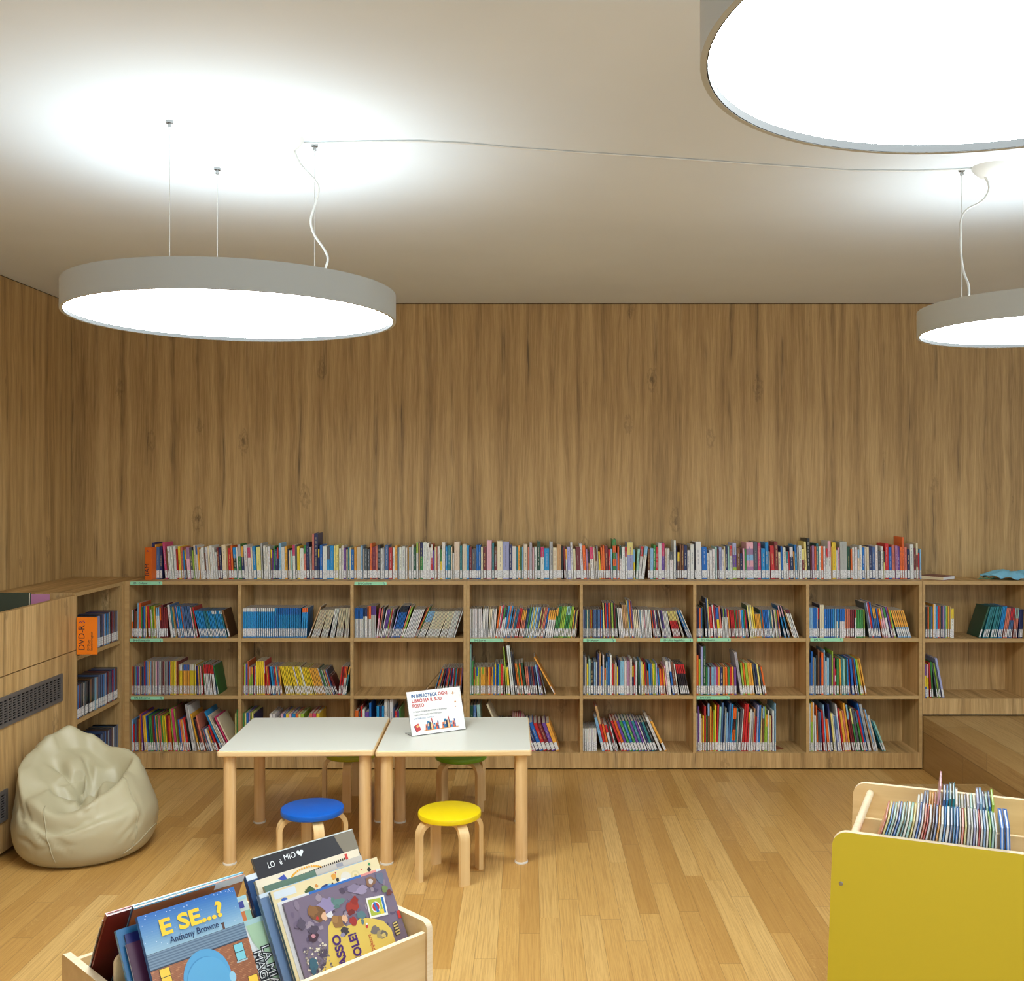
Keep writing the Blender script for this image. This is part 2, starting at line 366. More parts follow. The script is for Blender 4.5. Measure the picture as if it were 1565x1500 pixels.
# orange hanging sign on the media unit
t = empty('hanging_sign', (-2.29, 5.13, .86)); tag(t, 'orange card sign for DVDs fixed to the near edge of the corner shelf unit', 'sign')
sx0, sx1, sz0, sz1, sy = -2.292, -2.188, .767-.86, .955-.86, 0.0
bx('card', MAT['orange'], t, sx0+2.29, -.002, sz0, sx1+2.29, .002, sz1)
R90 = lambda x, z, y=-.0024: frame((x, y, z), (0, 0, 1), (-1, 0, 0))
text('lettering', 'DVD-R', .046, MAT['ink'], t, R90(.038, sz0+.020), xs=.92)
text('small_lettering', 'DVD per', .0155, MAT['ink'], t, R90(.062, sz0+.020))
text('small_lettering', 'bambini/ragazzi', .0155, MAT['ink'], t, R90(.078, sz0+.020))
q = MB(); q.tube([(.012, -.0026, .067), (.018, -.0026, .075), (.023, -.0026, .069), (.031, -.0026, .078), (.040, -.0026, .068)], .0021, 5); q.build('arrow_mark', MAT['ink_violet'], t)

# ------------------------------------------------------------------ mint shelf labels
def mint(label, x0, x1, yt, yb, body):
    t = empty('shelf_label', px((x0+x1)/2, (yt+yb)/2, D0-.001)); tag(t, label, 'label', 'mint green labels stuck on the shelf edges')
    w = (x1-x0)*K/2; h = (yb-yt)*K/2; n = .003
    q = MB(); q.prism([(-w, -h), (w, -h), (w, h*.6), (w-.004, h), (-w+n, h), (-w, h-n)], frame((0, .0005, 0), (1, 0, 0), (0, 0, 1)), .0012)
    q.build('card', MAT['mint'], t)
    text('lettering', body, .0165, MAT['ink'], t, frame((-w+.02, -.0009, -.0055), (1, 0, 0), (0, 0, 1)), xs=1.0)
    q = MB(); q.tube([(w-.018, -.0012, .006), (w-.013, -.0012, .001), (w-.015, -.0012, -.002), (w-.013, -.0012, -.006)], .0012, 4); q.build('arrow_mark', MAT['ink_blue'], t)
mint('mint label reading BN Collane under the orange sign block on the first bay', 199, 248, 889.2, 894.2, 'BN Collane')
mint('mint label reading BN Collane on the top edge of the third bay', 541.6, 591, 889.8, 894.6, 'BN Collane')
mint('mint label reading BN Maiuscolo under the upper row of the first bay', 198.3, 249, 976.6, 981.6, 'BN-Maiuscolo')
mint('mint label reading BN Educative under the middle row of the first bay', 200, 250, 1064.6, 1069.6, 'BN-Educative')
mint('mint label reading BN Storie under the upper row of the fourth bay', 718.8, 769.5, 976.6, 981.6, 'BN Storie')
mint('mint label reading BN Autori under the upper row of the fifth bay', 891.2, 941, 976.6, 981.6, 'BN Autori')
mint('mint label reading BN Alta leggibilità at the right end of the fifth bay', 1009, 1059, 976.3, 981.3, 'BN Alta leggibilità')
mint('mint label reading BN Classici under the upper row of the sixth bay', 1066, 1117, 975.8, 980.8, 'BN-Classici')
mint('mint label reading BN Temi under the middle row of the sixth bay', 1064.6, 1115, 1064.2, 1069.2, 'BN-Temi')
mint('mint label reading BN Film under the upper row of the seventh bay', 1238.5, 1289, 975.8, 980.8, 'BN Film')

# ------------------------------------------------------------------ lamps
def lamp(label, cx, cy, r, anchors, canopy=None, cord=None):
    z0 = 2.155; t = empty('pendant_lamp', (cx, cy, z0)); tag(t, label, 'lamp', 'large round white pendant lamps')
    h = .087; q = MB(); n = 96
    ro = [(r, 0), (r, h), (r-.008, h), (r-.008, 0)]
    rs = [q.ring([(a*math.cos(2*math.pi*i/n), a*math.sin(2*math.pi*i/n), z) for i in range(n)]) for a, z in ro]
    for i in range(len(rs)): q.bridge(rs[i], rs[(i+1) % len(rs)])
    o = q.build('housing', MAT['housing'], t, smooth='auto')
    q = MB(); g = [q.ring([(a*math.cos(2*math.pi*i/n), a*math.sin(2*math.pi*i/n), z) for i in range(n)]) for a, z in ((r-.0081, .0004), (r-.0098, .0004), (r-.0098, .0125), (r-.0081, .0125))]
    for i in range(4): q.bridge(g[i], g[(i+1) % 4])
    q.build('darkened_inner_rim', MAT['rim_darkened'], t, smooth='auto')  # added dark ring, its colour tones down the brightly lit inner wall
    q = MB(); q.lathe([(r-.0099, .012), (r-.0099, .015)], n); q.build('diffuser', MAT['down'], t)
    q = MB(); q.lathe([(r-.0085, h-.012), (r-.0085, h-.008)], n); q.build('uplight_diffuser', MAT['up'], t)
    q = MB(); q.lathe([(r-.0086, .05), (r-.0086, .053)], n); q.build('reflector_plate', MAT['housing'], t)
    for ax, ay in anchors:
        q = MB(); q.tube([(ax-cx, ay-cy, h-.006), (ax-cx, ay-cy, CEIL-z0-.02)], .0013, 6); q.build('suspension_wire', MAT['wire'], t)
        q = MB(); q.lathe([(.002, -.022), (.006, -.020), (.006, -.012), (.0045, -.011), (.0045, -.008), (.011, -.007), (.011, 0)], 16, (ax-cx, ay-cy, CEIL-z0)); q.build('ceiling_anchor', MAT['steel'], t, smooth='auto')
        q = MB(); q.lathe([(.004, h-.007), (.004, h+.012), (.002, h+.014)], 10, (ax-cx, ay-cy, 0)); q.build('wire_gripper', MAT['steel'], t, smooth='auto')
    if canopy:
        q = MB(); a, b = canopy; R = .066
        q.lathe([(.002, -.044), (.02, -.0415), (.038, -.033), (.053, -.020), (.062, -.008), (R, 0)], 40, (a-cx, b-cy, CEIL-z0)); q.build('ceiling_canopy', MAT['white_plastic'], t, smooth='auto')
        pts = [Vector(p)-t.location for p in cord]
        out = []
        for i in range(len(pts)-1):
            p0, p1, p2, p3 = pts[max(i-1, 0)], pts[i], pts[i+1], pts[min(i+2, len(pts)-1)]
            for k in range(8):
                u = k/8; out.append(.5*((2*p1)+(p2-p0)*u+(2*p0-5*p1+4*p2-p3)*u*u+(3*p1-p0-3*p2+p3)*u**3))
        out.append(pts[-1]); q = MB(); q.tube(out, .0036, 8); q.build('power_cord', MAT['cord'], t, smooth=True)
lamp('large round white pendant lamp hanging at left above the bean bag', -.946, 3.25, .512, [(-1.077, 3.03), (-1.073, 3.48), (-.688, 3.24)], (-.775, 3.185),
     [px(450, 231, 3.19), px(460, 252, 3.2), px(481, 275, 3.22), px(487, 290, 3.23), px(481, 315, 3.24), px(475, 337, 3.24), px(480, 358, 3.24), px(496, 382, 3.22), px(501, 396, 3.2), px(497, 411, 3.18)])
lamp('round white pendant lamp cut by the right edge, hanging near the back wall', 1.78, 3.52, .41, [(1.488, 3.495), (1.93, 3.27), (1.92, 3.78)], (1.578, 3.466),
     [px(1504, 268, 3.46), px(1511, 283, 3.46), px(1509, 296, 3.47), px(1498, 309, 3.48), px(1478, 320, 3.49), px(1469, 335, 3.49), px(1468, 360, 3.49), px(1469, 390, 3.49), px(1473, 416, 3.47), px(1480, 435, 3.42), px(1481, 452, 3.36)])
lamp('very large looking round white pendant lamp in the top right corner', .62, 1.22, .41, [(.42, 1.36), (.62, .96), (.84, 1.34)])
# cable tacked along the ceiling between two lamps
q = MB(); pts = []
for x, y in ((464, 218.5), (481, 219), (560, 216.5), (640, 216), (710, 219.5), (780, 226), (880, 233), (1000, 240.5), (1150, 251), (1300, 261), (1400, 261.5), (1470, 258.8), (1487, 258)):
    D = F*(CEIL-.004-HC)/(PY-y); pts.append(px(x, y, D))
q.tube(pts, .0028, 6); o = q.build('ceiling_cable', MAT['white_plastic'], smooth=True); tag(o, 'thin pale cable running across the ceiling between two lamp canopies', 'cable')

# ------------------------------------------------------------------ tables
def table(label, cx, cy, rz, w=.667, d=.625, h=.493):
    t = empty('childrens_table', (cx, cy, 0), rz); tag(t, label, 'table', 'low white topped tables')
    q = MB(); rr = .012; P = []
    for sx, sy, a0 in ((1, 1, 0), (-1, 1, 90), (-1, -1, 180), (1, -1, 270)):
        for k in range(5):
            a = math.radians(a0+k*22.5); P.append((sx*(w/2-rr)+rr*math.cos(a), sy*(d/2-rr)+rr*math.sin(a)))
    q.prism(P, Matrix.Translation((0, 0, h-.026)), .025); q.build('edge_band', MAT['beech_x'], t, bevel=.007, seg=3)
    s = 1-.012/w; q = MB(); q.prism([(x*s, y*(1-.012/d)) for x, y in P], Matrix.Translation((0, 0, h-.0012)), .0016); q.build('table_top', MAT['laminate'], t)
    for sx in (-1, 1):
        for sy in (-1, 1):
            x, y = sx*.289, sy*.267
            q = MB(); q.lathe([(.0265, .008), (.0265, h-.026)], 28, (x, y, 0)); l = q.build('leg', MAT['beech'], t, smooth='auto')
            q = MB(); q.lathe([(.0285, 0), (.0290, .003), (.0285, .008)], 28, (x, y, 0)); q.build('foot_cap', MAT['white_plastic'], l, smooth='auto')
table('left low table with an empty white top and beech legs', -1.006, 4.625, .028)
table('right low table with a white top carrying the small printed sign', -.332, 4.627, .022)

# ------------------------------------------------------------------ stools
def stool(label, cx, cy, seat, base):
    t = empty('childrens_stool', (cx, cy, 0)); tag(t, label, 'stool', 'round bentwood stools around the tables')
    h = .268; q = MB(); R = .131
    q.lathe([(R-.004, h-.024), (R-.001, h-.022), (R, h-.018), (R, h-.006), (R-.0015, h-.002), (R-.005, h)], 56); q.build('seat', MAT[seat], t, smooth='auto')
    for k in range(4):
        a = math.radians(base+90*k); q = MB(); ro = .147; th = .019; wd = .021; hr = .062; zt = h-.0245
        outer = [(ro, 0)]+[(ro-hr+hr*math.cos(math.radians(x)), zt-hr+hr*math.sin(math.radians(x))) for x in range(0, 91, 9)]+[(.03, zt)]
        ri = hr-th
        inner = [(ro-th, 0)]+[(ro-hr+ri*math.cos(math.radians(x)), zt-hr+ri*math.sin(math.radians(x))) for x in range(0, 91, 9)]+[(.03, zt-th)]
        M = Matrix.Rotation(a, 4, 'Z'); n = len(outer)
        ringv = []
        for (ax, az), (bx_, bz) in zip(outer, inner):
            ringv.append(q.ring([M @ Vector(p) for p in ((ax, -wd, az), (ax, wd, az), (bx_, wd, bz), (bx_, -wd, bz))]))
        for u, v in zip(ringv, ringv[1:]): q.bridge(u, v)
        q.face(tuple(reversed(ringv[0]))); q.face(tuple(ringv[-1]))
        q.build('leg', MAT['birch'], t, smooth='auto')
stool('small stool with a bright blue round seat in front of the left table', -.916, 4.27, 'seat_blue', 23)
stool('small stool with a bright yellow round seat in front of the right table', -.335, 4.2265, 'seat_yellow', 30)
stool('small stool with an olive yellow seat behind the left table', -.909, 5.17, 'seat_lime', 0)
stool('small stool with a green seat behind the right table', -.348, 5.13, 'seat_green', 45)

# ------------------------------------------------------------------ sign on the table
BL = Vector((-.531, 4.549, .4945)); BR = Vector((-.2955, 4.688, .4945)); xa = (BR-BL).normalized(); nb = Vector((-xa.y, xa.x, 0))  # nb points away from the viewer
W = (BR-BL).length; t = empty('table_sign', BL); tag(t, 'white landscape card sign in a clear stand on the right table', 'sign')
ya = (Vector((0, 0, .19))+nb*.066).normalized(); Hs = .198
Fm = frame((0, 0, .0015), xa, ya)
def onS(x, y, dz=.0012): return Fm @ Matrix.Translation((x, y, dz))
q = MB(); q.prism([(.002, .001), (W-.002, .001), (W-.002, Hs-.001), (.002, Hs-.001)], Fm, .001); card = q.build('printed_card', MAT['paper'], t)
q = MB(); q.prism([(0, 0), (W, 0), (W, Hs), (0, Hs)], Fm @ Matrix.Translation((0, 0, -.0028)), .0024)
q.prism([(0, 0), (W, 0), (W, .075), (0, .075)], frame((0, 0, .0002), xa, nb), .0024); q.build('acrylic_stand', MAT['acrylic'], t)
text('title_lettering', 'IN BIBLIOTECA', .0215, MAT['ink_blue'], card, onS(.022, .168), bold=.0006, fit=.130)
text('title_lettering', 'OGNI', .0215, MAT['ink_red'], card, onS(.157, .168), bold=.0006, fit=.046)
text('title_lettering', 'LIBRO HA IL SUO', .0215, MAT['ink_red'], card, onS(.022, .146), bold=.0006, fit=.150)
text('title_lettering', 'POSTO', .0215, MAT['ink_red'], card, onS(.022, .124), bold=.0006, fit=.058)
text('body_lettering', 'SI PREGA DI NON RIMETTERE A SCAFFALE', .0092, MAT['ink'], card, onS(.022, .101), fit=.168)
text('body_lettering', 'I LIBRI UTILIZZATI, PER CORTESIA', .0092, MAT['ink'], card, onS(.022, .086), fit=.140)
text('body_lettering', 'LASCIARLI SUL TAVOLO', .0092, MAT['ink_blue'], card, onS(.022, .071), fit=.098)
q = MB(); a = [(0, .011), (.0022, .0022), (.011, 0), (.0022, -.0022), (0, -.011), (-.0022, -.0022), (-.011, 0), (-.0022, .0022)]
q.col = S(206, 142, 60); q.prism(list(reversed(a)), onS(.232, .170), .0003)
for x, y, rr in ((.238, .130, .0042), (.236, .108, .0028)): q.prism([(rr*math.cos(k*.785), rr*math.sin(k*.785)) for k in range(8)], onS(x, y), .0003)
q.prism([(0, 0), (.175, 0), (.175, .003), (0, .003)], onS(.062, .016), .0003)
cols = [S(226, 120, 70), S(30, 110, 160), S(40, 44, 64), S(240, 196, 130), S(196, 70, 66), S(36, 140, 190), S(220, 96, 60), S(72, 84, 140)]
for s0 in (.071, .155):
    x = s0
    for i, c in enumerate(cols):
        w = (.009, .012, .009, .008, .005, .009, .009, .006)[i]; h = (.026, .04, .034, .03, .05, .028, .027, .036)[i]; sl = (.004, .004, 0, -.003, -.006, -.002, 0, -.001)[i]
        q.col = c; q.prism([(x, .019), (x+w, .019), (x+w+sl, .019+h), (x+sl, .019+h)], onS(0, 0), .0004)
        q.col = S(240, 200, 150) if i % 2 else S(50, 50, 80); q.prism([(x+w*.25+sl*.4, .019+h*.4), (x+w*.75+sl*.4, .019+h*.4), (x+w*.75+sl*.7, .019+h*.7), (x+w*.25+sl*.7, .019+h*.7)], onS(0, 0, .0017), .0002)
        x += w+.0004
q.col = S(196, 60, 60); q.prism([(.028, .014), (.05, .024), (.04, .053), (.018, .043)], onS(0, 0), .0004)
q.col = S(40, 50, 90); q.prism([(.026, .013), (.0285, .014), (.0185, .043), (.016, .042)], onS(0, 0), .0004)
q.col = S(240, 190, 120); q.prism([(.031, .033), (.041, .037), (.038, .045), (.028, .041)], onS(0, 0, .0017), .0002)
q.build('printed_picture', MAT['book'], card, prints=True)

# ------------------------------------------------------------------ bean bag
from mathutils import noise as NZ
def cyc(tab, a):
    a %= 360; n = len(tab)
    for i in range(n):
        a0, v0 = tab[i]; a1, v1 = tab[(i+1) % n]; a1 = a1+360 if a1 <= a0 else a1
        aa = a if a >= a0 else a+360
        if a0 <= aa <= a1:
            u = (aa-a0)/(a1-a0); u = u*u*(3-2*u); return v0+(v1-v0)*u
RIM = [(0, .375), (45, .415), (80, .46), (112, .52), (140, .49), (165, .43), (185, .395), (215, .29), (245, .235), (290, .29), (330, .345)]
RAD = [(0, .205), (45, .18), (80, .165), (112, .15), (140, .18), (185, .235), (215, .262), (245, .262), (290, .225), (330, .21)]
BUL = [(0, .302), (60, .29), (120, .285), (180, .30), (240, .312), (300, .31)]
bag = Vector((-1.985, 4.535, 0)); PHI = math.radians(24)
def sst(x, a, b): u = max(0, min(1, (x-a)/(b-a))); return u*u*(3-2*u)
def bag_pt(phi, t):
    zr = cyc(RIM, phi); rr = cyc(RAD, phi); rb = cyc(BUL, phi); a = math.radians(phi); s = t*12
    if s <= 8:
        c = [(0.0, .004), (.14, .002), (rb-.075, .0), (rb-.022, .04), (rb, .115), (rb-.004, .19 if zr > .33 else zr*.66), (rr+(rb-rr)*.55, zr-.07), (rr+.022, zr-.013), (rr-.006, zr)]
        c.append((rr-.035, zr-.012)); i = min(int(s), 7); u = s-i
        g = lambda k: c[max(0, min(len(c)-1, k))]
        f = lambda p, b, d, e: .5*(2*b+(d-p)*u+(2*p-5*b+4*d-e)*u*u+(3*b-p-3*d+e)*u**3)
        r_ = f(g(i-1)[0], g(i)[0], g(i+1)[0], g(i+2)[0]); z = f(g(i-1)[1], g(i)[1], g(i+1)[1], g(i+2)[1])
    else:
        k = 1-(s-8)/4; r_ = (rr-.006)*k; back = r_*math.cos(a-math.radians(112)); right = r_*math.sin(a-math.radians(112))*-1
        zin = .325+.80*back+.06*abs(right)+.012*math.sin(right*30+2)
        pr, pb = right+.015, back+.055; rp = math.hypot(pr, pb)
        for ang, amp, wd_, fade in ((178, .055, .020, .17), (128, .040, .016, .20), (62, .048, .018, .15), (14, .060, .020, .20), (232, .040, .018, .12), (300, .030, .016, .12)):
            ca, sa = math.cos(math.radians(ang)), math.sin(math.radians(ang)); al = pr*ca+pb*sa; pe = -pr*sa+pb*ca+.012*math.sin(al*40+ang)
            if al > -.01: zin -= amp*math.exp(-(pe/wd_)**2)*sst(al, -.01, .02)*(1-sst(al, fade*.55, fade))
        zin -= .060*math.exp(-(rp/.028)**2)
        zin += .022*math.exp(-((rp-.085)/.04)**2)
        w = sst(1-k, 0, .30); z = zr*(1-w)+min(zin, zr+.012)*w
    wgt = math.exp(-((s-8.0)/1.5)**2)
    r_ += wgt*(.009*math.sin(4*a+1.0+.8*math.sin(2*a))+.005*math.sin(9*a+2.2))*(1 if s < 9 else max(0, 1-(s-9)/2))
    z += wgt*.008*math.sin(5*a+.4)
    n = NZ.noise(Vector((math.cos(a)*2.1, math.sin(a)*2.1, z*6.0)))
    n2 = NZ.noise(Vector((math.cos(a)*3.6+5, math.sin(a)*3.6, z*15.0+math.sin(a*3))))
    crease = max(0, 1-abs(n2)*5.0)
    side = sst(s, 3.2, 4.2)*(1-sst(s, 7.2, 8.4))
    r_ += side*(.008*n-.0085*crease*sst(n, -.25, .35))
    r_ = max(r_, 0); z = max(z, .0005) if s > 2.6 else max(z, 0)
    th = a+PHI; lean = max(0, z-.2)*.25
    return Vector((r_*math.cos(th)-lean*.4, r_*math.sin(th)+lean*.35, z))
t = empty('bean_bag', bag); tag(t, 'sage beige leatherette bean bag slumped on the floor by the left cabinet', 'bean bag')
q = MB(); NA, NTt = 150, 96
rows = [q.ring([bag_pt(360*i/NA, k/NTt) for i in range(NA)]) for k in range(1, NTt)]
for a, b in zip(rows, rows[1:]): q.bridge(a, b)
c0 = q.ring([(0, 0, .002)])[0]; c1 = q.ring([bag_pt(0, 1)])[0]
for i in range(NA): j = (i+1) % NA; q.face((c0, rows[0][j], rows[0][i])); q.face((c1, rows[-1][i], rows[-1][j]))
q.build('cover', MAT['leather'], t, smooth=True)
for phi0, dr in ((232, 14), (318, -10), (22, 6), (95, 4), (160, 5)):
    pts = [bag_pt(phi0+dr*(1-k/30), (3.0+5.0*k/30)/12)*1.0 for k in range(31)]
    pts = [p+Vector((p.x, p.y, 0)).normalized()*.0008 for p in pts]
    q = MB(); q.tube(pts, .0027, 6); q.build('seam', MAT['seam'], t, smooth=True)
pts = [bag_pt(300+k*3, (2.9+.9*math.sin(math.pi*k/24))/12) for k in range(25)]
q = MB(); q.tube(pts, .0027, 6); q.build('seam', MAT['seam'], t, smooth=True)

# ------------------------------------------------------------------ things lying on the platform bookcase
t = empty('closed_book', (X0(1444)+.01, D0+.135, TOP), math.radians(0)); tag(t, 'closed book with a maroon cover lying flat on top of the platform bookcase', 'book')
c45 = math.radians(45); t.rotation_euler = (0, 0, c45-.06); w, d, h = .145, .145, .021
q = MB(); q.col = S(120, 58, 62); q.box(-w/2, -d/2, h-.002, w/2, d/2, h); q.box(-w/2, -d/2, 0, w/2, d/2, .002); q.col = S(222, 206, 172); q.box(-w/2, -d/2, .002, -w/2+.002, d/2, h-.002); q.build('cover', MAT['book'], t, prints=True)
bx('page_block', MAT['paper'], t, -w/2+.002, -d/2+.002, .0022, w/2-.002, d/2-.002, h-.0022)
q = MB(); cl = Vector((X0(1556), D0+.13, TOP)); NA = 40
def cl_pt(i, k):
    a = 2*math.pi*i/NA; rr = (.15+.02*math.sin(3*a+1)+.012*math.sin(7*a))*k
    z = .008+.036*(1-k**2)+.022*NZ.noise(Vector((math.cos(a)*k*3, math.sin(a)*k*3, 2.3)))+.020*abs(math.sin(5*a+4*k))*k*(1-.4*k)
    return cl+Vector((rr*math.cos(a), rr*.55*math.sin(a), max(z, .001)))
rows = [q.ring([cl_pt(i, k/9) for i in range(NA)]) for k in range(1, 10)]
for a, b in zip(rows, rows[1:]): q.bridge(a, b)
q.face(tuple(reversed(rows[0])))
q.v = [tuple(Vector(p)-cl) for p in q.v]; o = q.build('crumpled_cloth', MAT['blue_cloth'], smooth=True); o.location = cl; tag(o, 'crumpled pale blue cloth on top of the platform bookcase', 'cloth')
q = MB(); sd = o.modifiers.new('s', 'SOLIDIFY'); sd.thickness = .002; sd.offset = 1
base = px(1494, 881.3, D0+.10); base.z = TOP
t = empty('leafy_twig', base); tag(t, 'thin dried green twig beside the blue cloth on the platform bookcase', 'twig')
q = MB(); q.tube([(0, 0, .004), (.03, .004, .007), (.06, -.003, .005), (.095, .002, .008)], .0022, 5); q.build('stem', MAT['leaf'], t)
for x, s in ((.012, 1), (.035, -1), (.05, 1), (.075, -1), (.09, 1)):
    q = MB(); q.prism([(0, -.003), (.012, -.006), (.024, 0), (.012, .006), (0, .003)], frame((x, 0, .007), (.7, s*.6, .35), (-s*.6, .7, .1)), .001); q.build('leaf', MAT['leaf'], t)
# ------------------------------------------------------------------ book colours
PAL = {'W': (226, 226, 222, 'white'), 'C': (230, 218, 186, 'cream'), 'I': (208, 194, 176, 'beige'), 'K': (36, 36, 42, 'black'), 'N': (38, 50, 98, 'navy'),
 'B': (30, 108, 190, 'blue'), 'A': (34, 142, 208, 'azure'), 'S': (140, 188, 224, 'sky blue'), 'L': (164, 168, 214, 'lavender'), 'T': (48, 130, 142, 'teal'),
 'Q': (156, 202, 192, 'mint'), 'G': (62, 142, 74, 'green'), 'H': (38, 82, 62, 'dark green'), 'g': (156, 194, 66, 'lime green'), 'Y': (238, 208, 50, 'yellow'),
 'y': (234, 222, 136, 'pale yellow'), 'O': (232, 108, 42, 'orange'), 'o': (240, 172, 66, 'amber'), 'R': (200, 42, 46, 'red'), 'M': (124, 44, 50, 'maroon'),
 'P': (230, 174, 190, 'pink'), 'p': (208, 66, 116, 'deep pink'), 'V': (112, 74, 158, 'violet'), 'v': (170, 126, 168, 'mauve'), 'E': (176, 176, 176, 'grey'),
 'D': (84, 90, 98, 'dark grey'), 'b': (126, 80, 54, 'brown'), 't': (196, 156, 106, 'tan'), 's': (220, 126, 104, 'salmon'), 'u': (78, 112, 160, 'slate blue')}
rb = random.Random(11)
def pc(k, j=.05):
    r, g, b, _ = PAL[k]; f = 1+rb.uniform(-j, j)
    q = [min(250, c*f+rb.uniform(-5, 5)) for c in (r, g, b)]
    return S(*[max(4, c) for c in q])
PAGE = S(214, 204, 186)
ORD = lambda n: f"{n}{'th' if 10 <= n % 100 <= 20 else {1: 'st', 2: 'nd', 3: 'rd'}.get(n % 10, 'th')}"

def spine_quads(q, w, h, bands, y=0.0):
    """front face split in bands: [(colour, upper z)] from the top down"""
    z1 = h
    for col, z0 in bands: q.quad([(0, y, z0), (w, y, z0), (w, y, z1), (0, y, z1)], 0, col); z1 = z0
def title_marks(q, w, h, z0, base, y=-.0003):
    lum = .3*base[0]+.6*base[1]+.1*base[2]
    c = rb.choice([S(60, 50, 50), S(90, 60, 60), S(150, 50, 50), S(50, 60, 110)]) if lum > .25 else rb.choice([S(230, 225, 215), S(240, 220, 150), S(210, 215, 225)])
    c = tuple(.55*p+.45*q_ for p, q_ in zip(c, base)); hw = min(w*.13, .0015); z = z0+rb.uniform(.01, .03); top = h*rb.uniform(.72, .93); xx = w*rb.uniform(.42, .58)
    while z < top:
        l = rb.uniform(.006, .02)
        q.quad([(xx-hw, y, z), (xx+hw, y, z), (xx+hw, y, min(z+l, top)), (xx-hw, y, min(z+l, top))], 0, c)
        z += l+rb.choice([.0015, .002, .009])
def book_parts(B):
    """mesh builders for a book spec: cover, page block or None, label or None. local: x thickness, y depth, z up, origin front-bottom-left"""
    w, d, h = B['w'], B['d'], B['h']; q = MB(); cols = B['cols']
    fr = B.get('fr') or ([1.0] if len(cols) == 1 else ([.74, 1.0] if len(cols) == 2 else [i/len(cols)+1/len(cols) for i in range(len(cols))]))
    # cols listed from the top; fr = cumulative depth fraction measured from top
    if len(cols) == 2 and not B.get('fr'): fr = [B.get('cut', .3), 1.0]
    bands = [(c, h*(1-f)) for c, f in zip(cols, fr)]
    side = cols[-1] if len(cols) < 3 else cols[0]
    if B['simple'] and min(side[:3]) > .25: side = pc(rb.choice('bMDuHNbD'))  # pale spines get dark side covers, painting shade into the gaps between them
    elif B['simple']: side = tuple(c_*.6 for c_ in side[:3])+(1,)  # coloured side covers darkened for the same painted gap shade
    if B['simple']:
        spine_quads(q, w, h, bands)
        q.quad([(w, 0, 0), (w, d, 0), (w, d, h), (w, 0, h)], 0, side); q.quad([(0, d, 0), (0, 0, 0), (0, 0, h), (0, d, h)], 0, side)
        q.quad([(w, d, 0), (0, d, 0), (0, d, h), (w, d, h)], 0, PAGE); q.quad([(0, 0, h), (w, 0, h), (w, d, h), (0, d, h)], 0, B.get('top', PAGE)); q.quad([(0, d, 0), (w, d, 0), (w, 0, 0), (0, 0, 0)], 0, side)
        pg = None
    else:
        c = min(.0030, w*.3) if B['kind'] == 'board_book' else min(.0016, w*.2)
        q.col = side
        if B.get('back'):      # fore-edge towards the viewer
            q.box(0, 0, 0, c, d, h); q.box(w-c, 0, 0, w, d, h); q.box(c, d-c, 0, w-c, d, h)
            pg = MB(); pg.box(c+.0001, .003, .002, w-c-.0001, d-c-.0001, h-.002)
        else:
            q.box(0, .0004, 0, c, d, h); q.box(w-c, .0004, 0, w, d, h); q.box(c, .0004, 0, w-c, c, h); spine_quads(q, w, h, bands)
            pg = MB(); pg.box(c+.0001, c+.0001, .002, w-c-.0001, d-.003, h-.003)
    if B['marks'] and not B.get('back'): title_marks(q, w, h, .056, cols[-1])
    lab = None
    if B['label']:
        lab = MB(); z0, z1 = B.get('lz', (.006, .051)); lab.box(.0004, -.0006, z0, w-.0004, .004, z1)
    return q, pg, lab
CUTS = {'W|A': .12, 'B|A': .22, 'O|A': .14, 'W|Y': .2, 'B|o': .2, 'O|W': .4, 'P|A': .35, 'M|W': .14, 'o|S': .62, 'V|W': .28, 'g|W': .28, 'N|W': .28, 'S|W': .28, 'R|W': .3, 'o|W': .35, 'W|T': .12, 'K|B': .2, 'R|K': .3}
BOOKS = []       # every shelved book, left to right per row
def poly_of(x, z, w, h, th):
    s, c = math.sin(th), math.cos(th); ex, ez = (c, -s), (s, c)
    return [(x, z), (x+ex[0]*w, z+ex[1]*w), (x+ex[0]*w+ez[0]*h, z+ex[1]*w+ez[1]*h), (x+ez[0]*h, z+ez[1]*h)]
def span(P, z):
    xs = []
    for (a, b), (c, d) in zip(P, P[1:]+P[:1]):
        if (b-z)*(d-z) <= 0 and abs(b-d) > 1e-9: xs.append(a+(c-a)*(z-b)/(d-b))
    return (min(xs), max(xs)) if xs else None
def parse(s):
    out = []; h, ln = 50.0, 0.0
    for tk in s.split():
        if tk[0] in '<>': ln = (-1 if tk[0] == '<' else 1)*float(tk[1:]); continue
        if tk[0] == '~': out.append(('gap', float(tk[1:]))); continue
        i = 0
        while tk[i].isalpha() or tk[i] == '|': i += 1
        cols = tk[:i].split('|'); rest = tk[i:]; n = 1
        if ':' in rest: rest, hh = rest.split(':'); h = float(hh)
        if '*' in rest: rest, nn = rest.split('*'); n = int(nn)
        for _ in range(n): out.append((cols, float(rest), h, ln))
    return out
